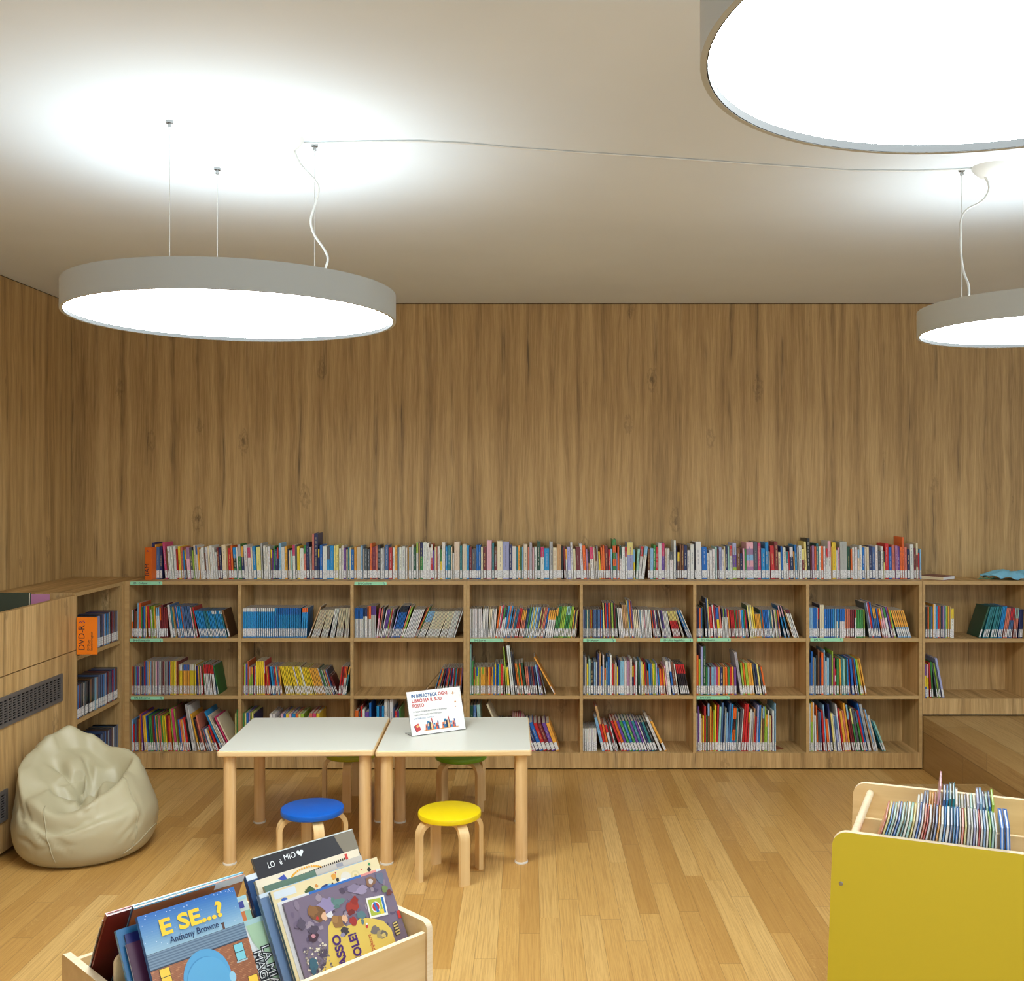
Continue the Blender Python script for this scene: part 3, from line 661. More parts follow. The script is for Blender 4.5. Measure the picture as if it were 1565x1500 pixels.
def place(toks, x0, sc, px2m):
    res = []; x = x0; prev = None
    for t in toks:
        if t[0] == 'gap': x += t[1]*px2m*sc; continue
        cols, w, h, ln = t; w = max(w*px2m*sc, .0022); h = h*px2m; th = math.radians(ln); z = w*math.sin(th) if th > 0 else 0.0
        P = poly_of(x, z, w, h, th)
        if prev:
            push = 0
            zs = [zz for zz in (.001, .02, .05, .09, .14, .2, .26)]+[p[1]-1e-4 for p in P]+[p[1]-1e-4 for p in prev]
            for zz in zs:
                a, b = span(prev, zz), span(P, zz)
                if a and b: push = max(push, a[1]-b[0]+.0027)
            if push > 0: P = [(p+push, q) for p, q in P]; x += push
        res.append(dict(x=P[0][0], z=P[0][1], w=w, h=h, th=th, keys=cols)); prev = P
        x = max(P[0][0], P[1][0])
    return res, (max(prev[0][0], prev[1][0]) if prev else x)
def row(name, where, kind, toks, x0, x1, zb, D, depth, M=None, px2m=None, **kw):
    toks = parse(toks); k = px2m or D/F
    a, b = (x0-PX)*k if px2m is None else x0, (x1-PX)*k if px2m is None else x1
    if M is None and zb < 1:
        for p in (197.6, 368.8, 540.5, 717.8, 891, 1064.4, 1237, 1414):
            e = (p-PX)*D0/F+.0012
            if e-.02 < a < e: a = e
    lo, hi = .4, 1.6
    for _ in range(18):
        m = (lo+hi)/2; _, e = place(toks, a, m, k)
        if e > b: hi = m
        else: lo = m
    res, _ = place(toks, a, lo, k)
    base = sum(1 for q in BOOKS if q['where'] == where)
    for i, r_ in enumerate(res):
        B = dict(r_); cols = [pc(c) for c in B['keys']]; B.update(cols=cols, where=where, kind=kind, n=base+i+1, group=name)
        B['d'] = depth*rb.uniform(.93, 1.0) if B['h'] > .14 else depth*.85
        B['y'] = D+rb.uniform(0, .006) if M is None else D+rb.uniform(0, .004)
        if M is None: B['d'] = min(B['d'], 6.046-B['y'] if D < 5.85 else 6.066-B['y'])
        B['zb'] = zb; B['M'] = M; B['label'] = B['h'] > .1; B['marks'] = B['w'] > .013 or (kind == 'paperback_book' and B['w'] > .0095)
        B['simple'] = kind == 'booklet'; B['cut'] = CUTS.get('|'.join(B['keys'])) or .26+.2*((len(where)*7+sum(map(ord, '|'.join(B['keys']))))%10)/10; B.update(kw); BOOKS.append(B)

# ------------------------------------------------------------------ shelved books, transcribed bay by bay
TD = 5.907; tw = lambda n: f'above the {n} bay'
PB = ('paperbacks lined up on top of the bookcases', )
def top(n, x0, x1, t): row(PB[0], tw(n), 'paperback_book', t, x0, x1, TOP, TD, .142)
top('first', 226.5, 362, 'L|C5.5:46.5 N5:55.6 o1.5:53 u5.2:49 N4:50 <5 p3.8:56 b2.5:46 W4:50 W3:49 <3 W4:50 R2.5:46 Y4:50 s3:49 A2:44 Y|b2:45 ~1 <4 v|P5.5:48 D3.5:48 g2:44 C3:52 B|W2.5:51 o2:48 W2.5:45 W4.5:48 b1.5:40 W3:49 C2.5:50 W4.5:51 W3:48 W3:41 M3:48 N3.5:48 <3 C7:52 t2:50 R4.5:47 O3:51 A|K|G5:48')
top('second', 363, 536, '<3 W2:49 E|G5:53 o|N4:50 W5.5:52 p|W5:48 C2:49 A5:50 <2 y7:49 E2.5:55 ~2 W3.5:51 W3:49 W3:50 <1 Y|b2:45 V1.5:44 G2:50 N3:46 R|N2:48 S3.5:55 W5.5:49 o4:50 N1.5:46 C2:44 Q2.5:44 p|W4:52 D2.5:52 Y4:50 W6:47 G|s3.5:52 N5:56 E3:49 >0 s3:69 N6:70 Y|N2:46 B4:52 W7:50 D|A4.5:50 A6:51 y2.5:51 y4.5:52 ~1 W3.5:47 W3.5:51 V3.5:47 C2:45 T2:49 C2:48')
top('third', 536.5, 713, 'B4.5:45 o3.5:49 I6.5:49 S3:51 I1:46 D5:47 D3.5:46 O3:54 M6:49 s2:51 K4:52 W3.5:47 E2:48 u6:52 R6:48 W3.5:48 o3.5:51 S2:48 W4:49 W5:50 W3:48 o1.5:49 E4:49 W2.5:52 H4:49 g|W3:56 t2:55 N|G4:56 W6:56 W3:55 W2:48 W|R3:53 V2:44 C2.5:49 s1:49 W4:50 G|Y2:45 W5:56 A3:50 T5:51 C2:49 W2:40 C9:57 T3.5:51 I7:53')
top('fourth', 713.5, 888, 'A3.5:51 M3.5:49 D6.5:46 B2.5:52 B3.5:52 C3:49 M5:49 P8:59 T3:55 b|M4:49 C8.5:58 L10:57 N4:53 W6:50 T2:49 o3:51 G2:48 S2:49 C6:53 s2:49 E4:56 P2.5:48 W4:49 H5:58 p|W5:49 A8:47 E5:57 C6:48 t6.5:53 K2:50 <2 M2.5:50 o|W2:46 L5:49 W3:56 C4:46 M7:49')
top('fifth', 888.5, 1061, '<3 W4:54 O4.5:51 v2.5:46 K|t2.5:42 p|W5.5:49 I2:49 b|I2:47 E2:50 Y2.5:42 <2 O3:48 O2.5:51 M5:51 R3:45 S2.5:46 <1 G|O|G|O|G|O5.5:61 L1:40 O2.5:50 H|W3:51 W5:49 R|W3:49 y|L9.5:56 S|Y2.5:45 ~1 >4 Q3.5:46 >5 R|W4:50 >7 S|W5:50 ~7 >0 b3:46 S5:47 G3:52 R3.5:49 W5:55 p|V4.5:55 I3:47 W4:47 D|W6:42 W3:59 N1.5:50 Y|b3.5:41 b2:53 b3.5:52 N5:52 W4.5:44 W6:53')
top('sixth', 1062, 1234, '<1 K1.5:56 W9:57 B8:49 W3:40 W4:44 W4:46 Q2.5:49 M2:46 L4:49 W3:45 C1.5:50 N3:51 Q2:50 R|W4:51 L|V|g6:55 b5:47 N3.5:39 P2.5:47 G2:46 P|v|S|P|v|S11:56 D6:57 p4.5:55 A6:47 A5:56 I1.5:42 <2 R6:51 M5.5:57 C3.5:41 B2.5:50 W4.5:48 T|W3:42 R1.5:42 W|N5:49 o1.5:42 B|A3:52 E2:50 W4.5:51 y|M3.5:46 y3:57')
top('seventh', 1234.5, 1408.5, '<1 K5:62 M2:50 v3.5:51 O3:50 T3.5:54 W3:50 O3.5:50 W3:50 R|W3:47 P|W5:58 o1.5:50 Y6:56 W2:44 P3:48 E12:57 H5:49 O2.5:46 W3:48 W4.5:49 S|C3:45 W4:51 B3.5:48 W2:48 C4:49 N5:50 u4.5:49 W4:51 D4:43 W4:50 K|y2:42 R6:54 B4.5:49 s5:52 v4:51 V3:50 O3:49 O3:64 s4:49 N4.5:45 W6:53 M3:47 C|M|C3:55 R2:40 S2:46')
BD = 5.812
GU = 'thin booklets on the upper and middle shelves'
def up(n, x0, x1, t): row(GU, f"in {n} bay's upper row", 'booklet', t, x0, x1, S1, BD, .165)
up('first', 198.3, 352, 'W|O2:42 H1.5:42 M2:44 b3:40 S2.5:53 O3.5:53 G2:47 V1.5:48 A2.5:48 o2:48 <3 R4:48 g1:48 W1.5:43 g1.5*2:48 o2.5:48 <2 S|W2.5*2:46 O|M3:46 M4:50 M3:46 M3:45 <7 W5:50 T3.5:47 o1:47 t1:47 <8 B2.5:48 P1:48 A2.5*2:48 O1.5:48 u2*6:48 <9 P2:47 G1:47 R2:47 <13 A2*6:42 T2*3:42 A2*3 W|A2 W|T2 W|A2.5 A2*2 W|A2 W|T2 <15 b3.5:43')
up('second', 369.2, 468, 'W|A2.9*16:45 <0 A|B2.7*1 B|A2.7*13:45 >3 O|A2.8*3:45')
up('second', 471, 532, '>21 t3.2:50 >18 C2*7:44 >15 C2*6:44 >10 W2*4:45 >7 C2*6:45 >4 C2*4:45')
up('third', 541, 694.5, 'B|W2*7:45 N|W2.4*3:45 O|W2*3:48 V|W2*4:48 >6 p|P4:45 >8 s2.5:45 D2.5:46 >11 W2:44 V3*2:44 g2:45 R1.5:45 P1.5:45 D2:45 K1:45 >14 L2:44 >16 K|B2.1*6:50 >18 s2.5:50 g3.5:49 >21 W2.7*7:46 >24 R1.1:51 o1.3:51 G1.2:51 >23 S|I2*5:44 >21 C2*10:42 >19 C2*5:42 >18 W2*5:43 b1:43 W2:43')
up('fourth', 718.3, 880, 'W2*8:44 >2 W2*4:44 >4 C2*2:44 W2*3:44 >8 O3:49 W1.5:49 p2:50 >9 G|W3:46 N|W2.5:43 A2.8:49 s2.5:49 A2.5:49 >11 u2:44 s1.6:44 T1.6:44 u2:44 R2.2:46 R2.4:45 >9 o|s2*3:42 N1.6:45 u1.4:45 G3:47 >10 S2:47 y2:47 S2:47 y1.5:47 S2:47 u2.4:47 y1.5 M2 y1.2 s2 s1.6 B2:46 >9 o|W3*4:42 >8 o|G2.4:46 G2*2:48 g2.2*3:48 Q|G2*3:48 g2*2:48 >7 o1.8:42 N1.6:42 y1.8:42 M1.4:42')
up('fifth', 891.4, 1058, 'L2.4:43 u2 T2 C3 T1.5 R2 Y2 M1 u2*6 R1 B2.5:43 <2 y2.6:53 K1.6:53 R2.4:53 B2.4:53 R1.4 O2.6 D1 g4 K1.6 M2 H2.6:45 <5 W3*3:45 t3*3:50 <5 y1.6:57 u3:57 O3:57 V2.2:56 C3*3:43 <4 W3:43 S1.6 W3*2 P1.6 W2.5*4:43 <7 O2:42 N2 p1.8 W2 N2.5 b1.8 <10 W2 N2.6 V2.4 W2*4:41 <14 y|R2*6:42 <17 y1.2:43 C1.6 <23 B1.8:45 W1.6 A1.6 W1.8')
up('sixth', 1064.6, 1221, 'M2:45 N2 O3 B2 H2.2:46 <3 K4:52 <4 u1.4:60 y2:60 R5.4:47 <5 W2.4:50 R2 V1.2:48 B|Y5:46 s3.5:48 <3 V|W1.8:44 g|W1.6 N|W1.8 S|W1.8 R|W1.6 o1.6:42 M1.2 <4 R2*3:42 G2 R2 D2 O2 P1.8 A4 G1.8 R2 N1.6 <7 y2.6:50 W2 y3:50 Y3:47 <6 o2*4:36 T2:43 O1.4 B2*4 S2 T2 C2 N2 I3 g1.2 V1 O2:42 <13 P|A2.2:50 K1.2:50 <15 P|A2.2:50 K1.2:50 <19 t2:44 M|W2.4*3:45')
up('seventh', 1237.4, 1393, 'S2.4:46 S2.4 B2.4*2 W1 R|N2:45 C3.4:50 C3:50 B4:44 B2.5*3 A3 S2:44 B|W2.2 A2 B|W2.2*3:44 s1.4 s2.4*2 M2.8*2:43 <1 R|W1.8 G2.4*4:43 g1.8 <9 D2.8:54 L1.5 R2.4 B2:55 <8 o|u2*2:45 B2 <11 O1.6 Y|P2.6 v|P2.8:46 G|W3.6 <13 V2.4:48 O1 g2.4:43 <16 o|S2.4*7:43')
row(GU, "in platform bookcase's upper row", 'booklet', 'K3.5:48 O2.5:48 G2 u3 o2:52 W2.5:52 A2:49 R3 o1.5 N3 v2 S2 g3 o2 t2:48 Y|W5:45', 1414.5, 1458, .746, BD, .165)
row(GU, "in platform bookcase's upper row", 'booklet', '>18 H3.4:50 >15 T2.2*4:49 >12 T2.2*4:49 >10 A2.2*3:49 >8 s2*3:46 R|u2*3:46 >5 Q|s1.8*3:46 >3 N2.4*3:44', 1496, 1563, .746, BD, .165)
def mi(n, x0, x1, t, kind='booklet', zb=S2): row(GU if kind == 'booklet' else 'hardbacks on the middle shelves', f"in {n} bay's middle row".replace("bookcase's bay's", "bookcase's").replace('middle', 'lower' if 'platform' in n else 'middle'), kind, t, x0, x1, zb, BD, .165)
mi('first', 198.3, 334.5, 'o1:43 R2.5 D1 Y1 A2 R1.5 V2 E2 o2 N2 u2:43 R2.5:51 B2 E2*2 o2 S1.5 s2 I2*3 P2*2 E2*3 M2 I2 Q2 E2 M2 B2.5 o2 Y2*3 y2 O2 M1.6:51 W|Y2*3:46 B|o2*6:46 W|Y2*5:46 <2 N1.4:44 V1.2 o1.6 G1.4 P1.6 R2:43 <5 G1.4:47 R|W2.4*5:46 <7 R|W2.6*2:45 <10 G1.6:45')
mi('second', 369.2, 517, 'R1:44 g1.5:47 P1 B2.4 O1.2:51 P|g2:42 s|g2 o|g2 N1:44 R2 W1 <2 Y3.4*2:51 Y3.2*2:51 W|R1:51 <4 R1.5:43 o1 R2.5 N1.5 <6 A3.6 u2.2 R2 y1.5 A1.5 s1.2 o2:43 <13 Y2*6:44 <15 Y2*3 W2:44 Y2*3 y2 W2 Y2*4:43 <17 Y2 o2*6:42 <18 W1 D1.5:40 G1.6 W1 D1.2 y1 R1 S1 N1.6:40 <21 M1.4:32 M1.2:30')
mi('second', 517, 528.8, '>7 R2.6:43 M1.4 R2 O|W2 O|W2 >9 o|T3:43')
mi('third', 645, 704, '>40 t1:40 >18 A1.6:41 >15 O3:41 y1 N1.6 M2.4 >12 N3.8:42 >10 p1.5:41 O2.2 T1.6 >8 R2 N2 >6 L2 R2 >5 G1.5 A2 O1 >4 M2 b2 O3 v1.5:41')
mi('fourth', 718.3, 849, 'Q2.5:77 G3:52 R|o2:42 g2 B|y2 g2 y2 o2 g|o2 o2*2 M|o2 o2 O1.4 M|o2 o2 B2:42 Y|o2:47 B2*2:47 g2 R3.6:47 <2 t2:44 <4 g2.4:73 Y4:42 <6 W3:75 W2.6:75 <7 D2:66 K1.6:62 O2:48 o1.5 G2 O3:48 <8 H4.4:49 <6 s2.5*2:43 N3 D2 M3 N3:43 <9 S2.4:46 V2 M1.2 <13 D1.6:37 <29 o2.6:65')
mi('fifth', 891.4, 1054, 'D3:60 W2:57 Y2.5:47 Q3.5:54 K5:49 S3:50 W2:50 N2.5:62 t2.5:63 B1.8:43 W2.6:60 O|y2.4:40 S2:50 B3.4:57 W3:60 R2.5:47 t2 W2:49 Y2:42 N2.5:53 S7:51 W4:52 v3:51 P1.2 W3:55 Y|N2.4:44 R2:45 W3:51 <2 H2.6:50 S1.4:52 y3:50 Y2:46 R1.6:49 D1.4 O2:36 A3:47 u2.4 Y2.4 g2 L2.4:48 <4 A2:40 O3.4:39 R2 o2:40 <6 P2:44 W5:51 <8 W|B3.2:51 b4.6:50 W1.6:47 <11 R|K2.5*5:47', 'hardback_book')
mi('sixth', 1064.6, 1172, 'O2.5:60 g2:54 L2.5:73 H3:74 G1.5:42 S2 M1.5 S3 L2.5 p1.5 o2 N3 o2 <1 O2.5 G2.5 R2 o2 V2.5:42 <9 E3.2:65 <6 g2:48 O2 g3 o3 o2 <8 D2:47 N2 y2 <10 D1.6:43 O2:43', 'hardback_book')
mi('seventh', 1237.4, 1325, 'u2:49 B3:66 t2:57 S2:56 K3:60 b3:68 N2.5:56 O4:64 S2:68 W2.5:51 S4:56 D3.5:61 g2:66 p2.5:56 R|W|R|W2.5:39 G4:55 <2 o2.5 T2.5 Q3.5 H2.5 A2.5 R1:54 <5 B4:55 <7 M3 A2 <9 g3:55 o2 <11 o2.5:56', 'hardback_book')
mi('platform bookcase\'s', 1414.5, 1444, '<1 V|Y|B2:51 P|Y3.2:51 <3 R2.4:54 G2:55 <9 D2:53 g1.4 D1.6 <11 L3.6:61', 'hardback_book', .4045)
GB = 'picture books on the bottom shelf'
def lo_(n, x0, x1, t): row(GB, f"in {n} bay's bottom row", 'picture_book', t, x0, x1, SB, BD, .20)
lo_('first', 198.3, 358, 'S2.5:48 R2.5:41 u2:49 D1.4 M2 Y1.5:49 <2 O1.5:57 V1.4 <4 o2.8:54 Y3 B2 N2:54 G2.5 G2.5 M3.6 B1.6 o1.6 G2 s2 s2.2 G2 Y2 g1.4 Y1.8 M2 R2 O3:54 <6 g2:65 p4.6 g2:65 <7 b2:66 B2.5:48 s2.5 o2.5 W1:48 <8 R3.5:51 K2.6:50 <10 E4.6:72 W1.6:70 <13 o3.2:58 <14 K3:52 M2:50 s3.2:56 <17 D1.6:36 s1.5 u1.4 W3.8:35 <20 o2:34 N1.5 R3.4:42 <24 A3.6:66 <25 C2.2:60 I2:58 <26 W2.4:45 M1:56 p2.2:58 <27 C3:57')
lo_('first', 359.2, 363.3, 'y2:58 G1.6:64')
lo_('second', 369.2, 389, 'G1.6:58 y2:58 B2.5:59 v2 g1.4 y2 N1.4:57')
lo_('second', 412, 488, 'W2.4:57 W2.6:57 E2.2:50 D2:46 P2.2:57 B2 Y2.4 P2.2 A3.4 O2.4 y2 g2.6:57 E2:48 D2.2:46 s2.8:58 p3.2 Y3:58')
lo_('third', 541, 567, 'O5:62 D2:60 R2.4:69 W3:64 V5.4:60 B2.6:74')
lo_('third', 575.5, 612, 'A4.4:69 N4 A3.6:69 W6:80 E2.6:78 W6:80 u1.4:66 R4.4:61 V2.6 G2.4:66')
lo_('fourth', 718.3, 737, '>0 H4:70 u4 <3 Q4.6:71')
lo_('fourth', 762, 855, '~10 <24 C2:78 D2*4:46 b2*3:46 <22 P1.5:55 s2 s2 p1.5 P2:53 <21 N3.6:46 B4 R4:45 M4 <20 V4 o4:45')
lo_('fifth', 891.4, 1019, '<1 W2.3*8:35 <13 S4.5:52 t|R4:70 O3.4:42 <14 R|W4:41 <15 D1.4:40 R1.4 W1.4 K1.4:38 <20 R4:49 O4 V4 G4.4 B4.4 G4.4 V4 T4.4 V3.4 <21 W1.8:47 N3.4 T4 K4.4:48 <23 W4.4:56 <26 o4:50')
lo_('sixth', 1064.6, 1186, 'W2:58 V2.5:68 W2:57 t2.5:50 Y2:54 R3:69 G2:55 S|b3.4:73 o3:68 >1 O1.2:60 g2:63 Y2.5:70 >2 R3:71 Q3.6:68 u3.2:74 N2:56 E2:66 S3:59 >3 u3.4:73 A3:72 O|K|O|u2.4*2:66 T2:66 E2.2:60 >4 D4:64 W1.4 R3.6:72 R3.8:72 >3 Y|R2:60 W3.4:64 E2.6:60 t1.8:65 R2.8:53 >2 L3:70 B3 y2:66 >1 S|b3.2:68 g1.8 o|g2.4:56 W2.4:62 >0 y2:54 M2 W3:62 S2.6:73')
lo_('seventh', 1237.4, 1354, 'W2:73 o|g2.8:75 W1.6 <1 W2.8:54 <2 O2:70 D2:60 u2.4 <4 R3:62 S2:71 <5 O3.6:49 W1.4 N3:72 <6 y2.6:58 W1.4 <7 u|L4:54 W2.6:72 <8 R2:66 o4:62 s3:62 o3:74 <9 S|M3:72 M2.2:60 <10 y|G2.6:66 D4:66 <11 u|G3:62 R2.6:63 B2.4:74 <12 E4.6:73 <14 t1.8:65 S2 I3:56 <21 T2:49 Q3:48')

# ------------------------------------------------------------------ bin books that stand like shelved ones
BM = Matrix.Translation((.79, 2.651, 0)) @ Matrix.Rotation(-.3927, 4, 'Z')
PMM = 2.62/F
row('board books in the yellow bin', 'in front row of yellow bin', 'board_book', '>17 s4:96 y4.5 A3.5 Q5 W3 B5 Q5 >14 T4 W5 Q6 >12 y3.5 W5 B4 W4 s4 R3.5 W5 >9 K5 u5 o4 >7 W6:94 A4 W6 u6 >5 A3.5 B6 W3 s5 y4 >4 E6:98 W4:94 L4 W3 R3 W4 >3 S4 W4 g4 Q5 W4:92', .082, .385, .605, .024, .165, BM, PMM, back=True, label=False, simple=False)
row('board books in the yellow bin', 'at right end of yellow bin', 'board_book', 'B6:98 <1 B6.5:99', .400, .425, .605, .024, .165, BM, PMM, back=True, label=False, simple=False)
row('board books in the yellow bin', 'in rear row of yellow bin', 'board_book', '>14 W5:72 >12 W4:74 u5:80 u5 >10 o4:78 o4 s4:80 >8 P5:112 b5:80 >6 u6:90 A5 T6:92 >4 T6:93 W6:84 H5:80 W5 N5 W5:82 Q6 W5 L6:90 S6:89 u5:84 Q5 B4:86 g6:90', .17, .385, .605, .262, .17, BM, PMM, simple=False, lz=(.03, .034), label=False)

# ------------------------------------------------------------------ DVD cases on the left unit (they face +x)
DM = Matrix.Translation((FX-.012, 0, 0)) @ Matrix.Rotation(math.pi/2, 4, 'Z')
def dvd(rowname, zb, seed, h):
    rd = random.Random(seed); keys = 'KuNDKuSWbDuNBEDNKuLKANuRMWNKD'
    tk = ' '.join(f'{rd.choice(keys)}{rd.uniform(3.4, 4.2):.1f}:{h+rd.uniform(-1, 1):.1f}' for _ in range(36))
    row('cased DVDs on the corner unit', f'on {rowname} shelf of corner unit', 'dvd_case', tk, 5.176, 5.712, zb, .0, .135, DM, .0037, simple=True, marks=False, top=S(26, 26, 30))
dvd('upper', S1, 3, 46); dvd('middle', S2, 4, 47); dvd('bottom', SB, 5, 48)

# ------------------------------------------------------------------ build the shelved books
KIND = {'paperback_book': ('paperback', 'book'), 'booklet': ('booklet', 'booklet'), 'picture_book': ('picture book', 'picture book'), 'hardback_book': ('hardback', 'hardback'), 'board_book': ('board book', 'board book'), 'dvd_case': ('DVD case', 'DVD case')}
for k in KIND:
    L = sorted((b for b in BOOKS if b['kind'] == k), key=lambda b: -b['w']*b['h'])
    for i, b in enumerate(L): b['single'] = i < (276 if k == 'picture_book' else 298)
def matrix_of(B):
    m = Matrix.Translation((B['x'], B['y'], B['zb']+B['z']+.0003)) @ Matrix.Rotation(B['th'], 4, 'Y')
    return (B['M'] @ m) if B['M'] else m
def describe(B, nxt, prv):
    ks = B['keys']; nm = lambda k: PAL[k][3]
    c = nm(ks[0]) if len(set(ks)) == 1 else (f"{nm(ks[0])} and {nm(ks[1])}" if len(set(ks)) == 2 else f"{nm(ks[0])} and {nm(ks[1])} striped")
    sz = ('tall ' if B['h'] > .255 else '')+('thick ' if B['w'] > .022 else '') if B['kind'] != 'dvd_case' else ''
    ln = 'leaning ' if abs(B['th']) > .2 and not sz else ''
    return f"{sz}{ln}{c} {KIND[B['kind']][0]}, {ORD(B['n'])} from {'near end' if B['kind'] == 'dvd_case' else 'left'} {B['where']}"
REST = {}
for B in BOOKS:
    q, pg, lab = book_parts(B); M = matrix_of(B); k = B['kind']
    if not B['single']:
        r_ = REST.setdefault(k, MB())
        for src, mi_ in ((q, 0), (pg, 1), (lab, 2)):
            if src is None: continue
            b0 = len(r_.v); r_.v += [tuple(M @ Vector(p)) for p in src.v]
            for f, c in zip(src.f, src.c): r_.face(tuple(b0+i for i in f), mi_, c)
        continue
    o = q.build(k, MAT['gloss' if k in ('board_book', 'dvd_case') else 'book'], None, prints=True); o.matrix_world = M
    tag(o, describe(B, None, None), KIND[k][1], B['group'])
    if pg: pg.build('page_block', MAT['pages' if k != 'board_book' else 'paper'], o)
    if lab: lab.build('spine_label', MAT['label'], o)
for k, r_ in REST.items():
    o = r_.build(k, [MAT['book'], MAT['pages'], MAT['label']], None, prints=True)
    tag(o, f"other thin {KIND[k][0]}s packed in the upper and middle rows of the bookcases" if k == 'booklet' else f"other narrow {KIND[k][0]}s packed in the rows", KIND[k][1], kind='stuff')
print('BOOK COUNTS', {k: sum(1 for b in BOOKS if b['kind'] == k) for k in KIND})

# orange sign block at the left end of the top row, and the red-brown folder
t = empty('sign_block', (X0(215.3)-.006, 5.858, TOP+.0002), math.radians(-6)); tag(t, 'orange block with upright black lettering at the left end of the top row', 'sign')
bx('box', MAT['orange_d'], t, 0, 0, 0, .041, .15, .187, bevel=.001)
text('lettering', 'BAM', .036, MAT['ink'], t, frame((.026, -.0006, .022), (0, 0, 1), (-1, 0, 0)))
q = MB(); q.tube([(.012, -.001, .163), (.017, -.001, .170), (.021, -.001, .164)], .002, 5); q.build('arrow_mark', MAT['ink_violet'], t)
q = MB(); q.col = S(150, 66, 38); x = X0(1187); q.quad([(x, 0, 0), (x+.055, .02, 0), (x+.012, .15, 0), (x-.05, .13, 0)]); n0 = len(q.v); q.quad([(a, b, .002) for a, b, c in q.v[:4]])
for i in range(4): j = (i+1) % 4; q.face((i, j, n0+j, n0+i))
o = q.build('paper_folder', MAT['book'], None, prints=True); o.location = (.004, 5.845, SB+.0004); tag(o, 'thin reddish brown folder lying flat on the bottom shelf of the sixth bay', 'folder')
# ------------------------------------------------------------------ yellow bin (right foreground)
t = empty('book_bin', (.79, 2.651, 0), -.3927); tag(t, 'wooden book bin with a large yellow front panel in the right foreground', 'book bin')
HB = .72; LB = 1.05; RC = .038
def rpanel(x0, x1, h, flare):
    P = [(x0-flare, 0), (x1+flare, 0)]
    for k in range(9): a = math.radians(k*11.25); P.append((x1-RC+RC*math.cos(a), h-RC+RC*math.sin(a)))
    for k in range(9): a = math.radians(90+k*11.25); P.append((x0+RC+RC*math.cos(a), h-RC+RC*math.sin(a)))
    return P
q = MB(); q.prism(rpanel(0, LB, HB, .024), frame((0, 0, 0), (1, 0, 0), (0, 0, 1)), -.018, (0, 1, 2)); q.build('front_panel', [MAT['bin_yellow'], MAT['ply'], MAT['ply_edge']], t)
q = MB(); q.prism(rpanel(.012, LB+.012, HB, .024), frame((0, .474, 0), (1, 0, 0), (0, 0, 1)), -.018, (1, 0, 2)); q.build('rear_panel', [MAT['bin_yellow'], MAT['ply'], MAT['ply_edge']], t)
for x in (.05, LB-.05):
    q = MB(); q.tube([(x-.003, .0181, .692), (x+.012, .4739, .692)], .0105, 14); q.build('cross_bar', MAT['ply_edge'], t, smooth='auto')
bx('divider', MAT['ply'], t, .04, .234, .6045, LB-.03, .246, .690, bevel=.002)
bx('tray', MAT['ply'], t, .02, .019, .584, LB-.01, .473, .604)
bx('end_board', MAT['ply'], t, .02, .0185, .45, .032, .4735, .584)
q = MB(); q.lathe([(.0055, 0), (.0055, .0012), (.004, .0018)], 16); o = q.build('screw', MAT['steel'], t); o.location = (.022, -.0002, .585); o.rotation_euler = (math.pi/2, 0, 0)

# ------------------------------------------------------------------ picture book browser (left foreground)
LFx, LFy = -1.12206, 2.43108
BB = Matrix.Translation((LFx, LFy, 0)) @ Matrix.Rotation(math.radians(46), 4, 'Z')
t = empty('book_browser', (LFx, LFy, 0), math.radians(46)); tag(t, 'birch plywood book browser box full of picture books in the left foreground', 'book bin')
UL, VL = .736, .50
def side(u):
    P = [(0, 0), (VL, 0)]; R = .022
    for k in range(7): a = math.radians(k*15); P.append((VL-R+R*math.cos(a), .5-R+R*math.sin(a)))
    R = .008
    for k in range(5): a = math.radians(90+k*22.5); P.append((R+R*math.cos(a), .5-R+R*math.sin(a)))
    q = MB(); q.prism(P, frame((u, 0, 0), (0, -1, 0), (0, 0, 1)), .018, (0, 0, 1)); return q.build('side_panel', [MAT['ply'], MAT['ply_edge']], t)
side(.018); side(UL)
def bb(name, u0, v0, z0, u1, v1, z1, mat=MAT['ply'], mats=(0, 0, 0, 0, 0, 1)):
    q = MB(); q.box(u0, -v1, z0, u1, -v0, z1, mats=list(mats)); return q.build(name, [mat, MAT['ply_edge']], t)
bb('back_board', .0185, .012, .24, UL-.0185, .026, .485)
bb('front_board', .0185, .480, .30, UL-.0185, .494, .4735)
bb('tray', .0185, .0265, .345, UL-.0185, .4795, .36)
P = [(.03, .3605), (.70, .3605)]+[(.70-.02+.02*math.cos(math.radians(k*15)), .555-.02+.02*math.sin(math.radians(k*15))) for k in range(7)]+[(.03+.02+.02*math.cos(math.radians(90+k*15)), .555-.02+.02*math.sin(math.radians(90+k*15))) for k in range(7)]
q = MB(); q.prism(P, frame((0, -.224, 0), (1, 0, 0), (0, 0, 1)), -.009, (0, 0, 1)); q.build('divider', [MAT['ply'], MAT['ply_edge']], t)
q = MB(); q.lathe([(.005, 0), (.005, .001), (.003, .0015)], 14); o = q.build('screw', MAT['steel'], t); o.location = (UL-.0182, -.30, .455); o.rotation_euler = (0, -math.pi/2, 0)
GBN = 'picture books in the plywood browser'
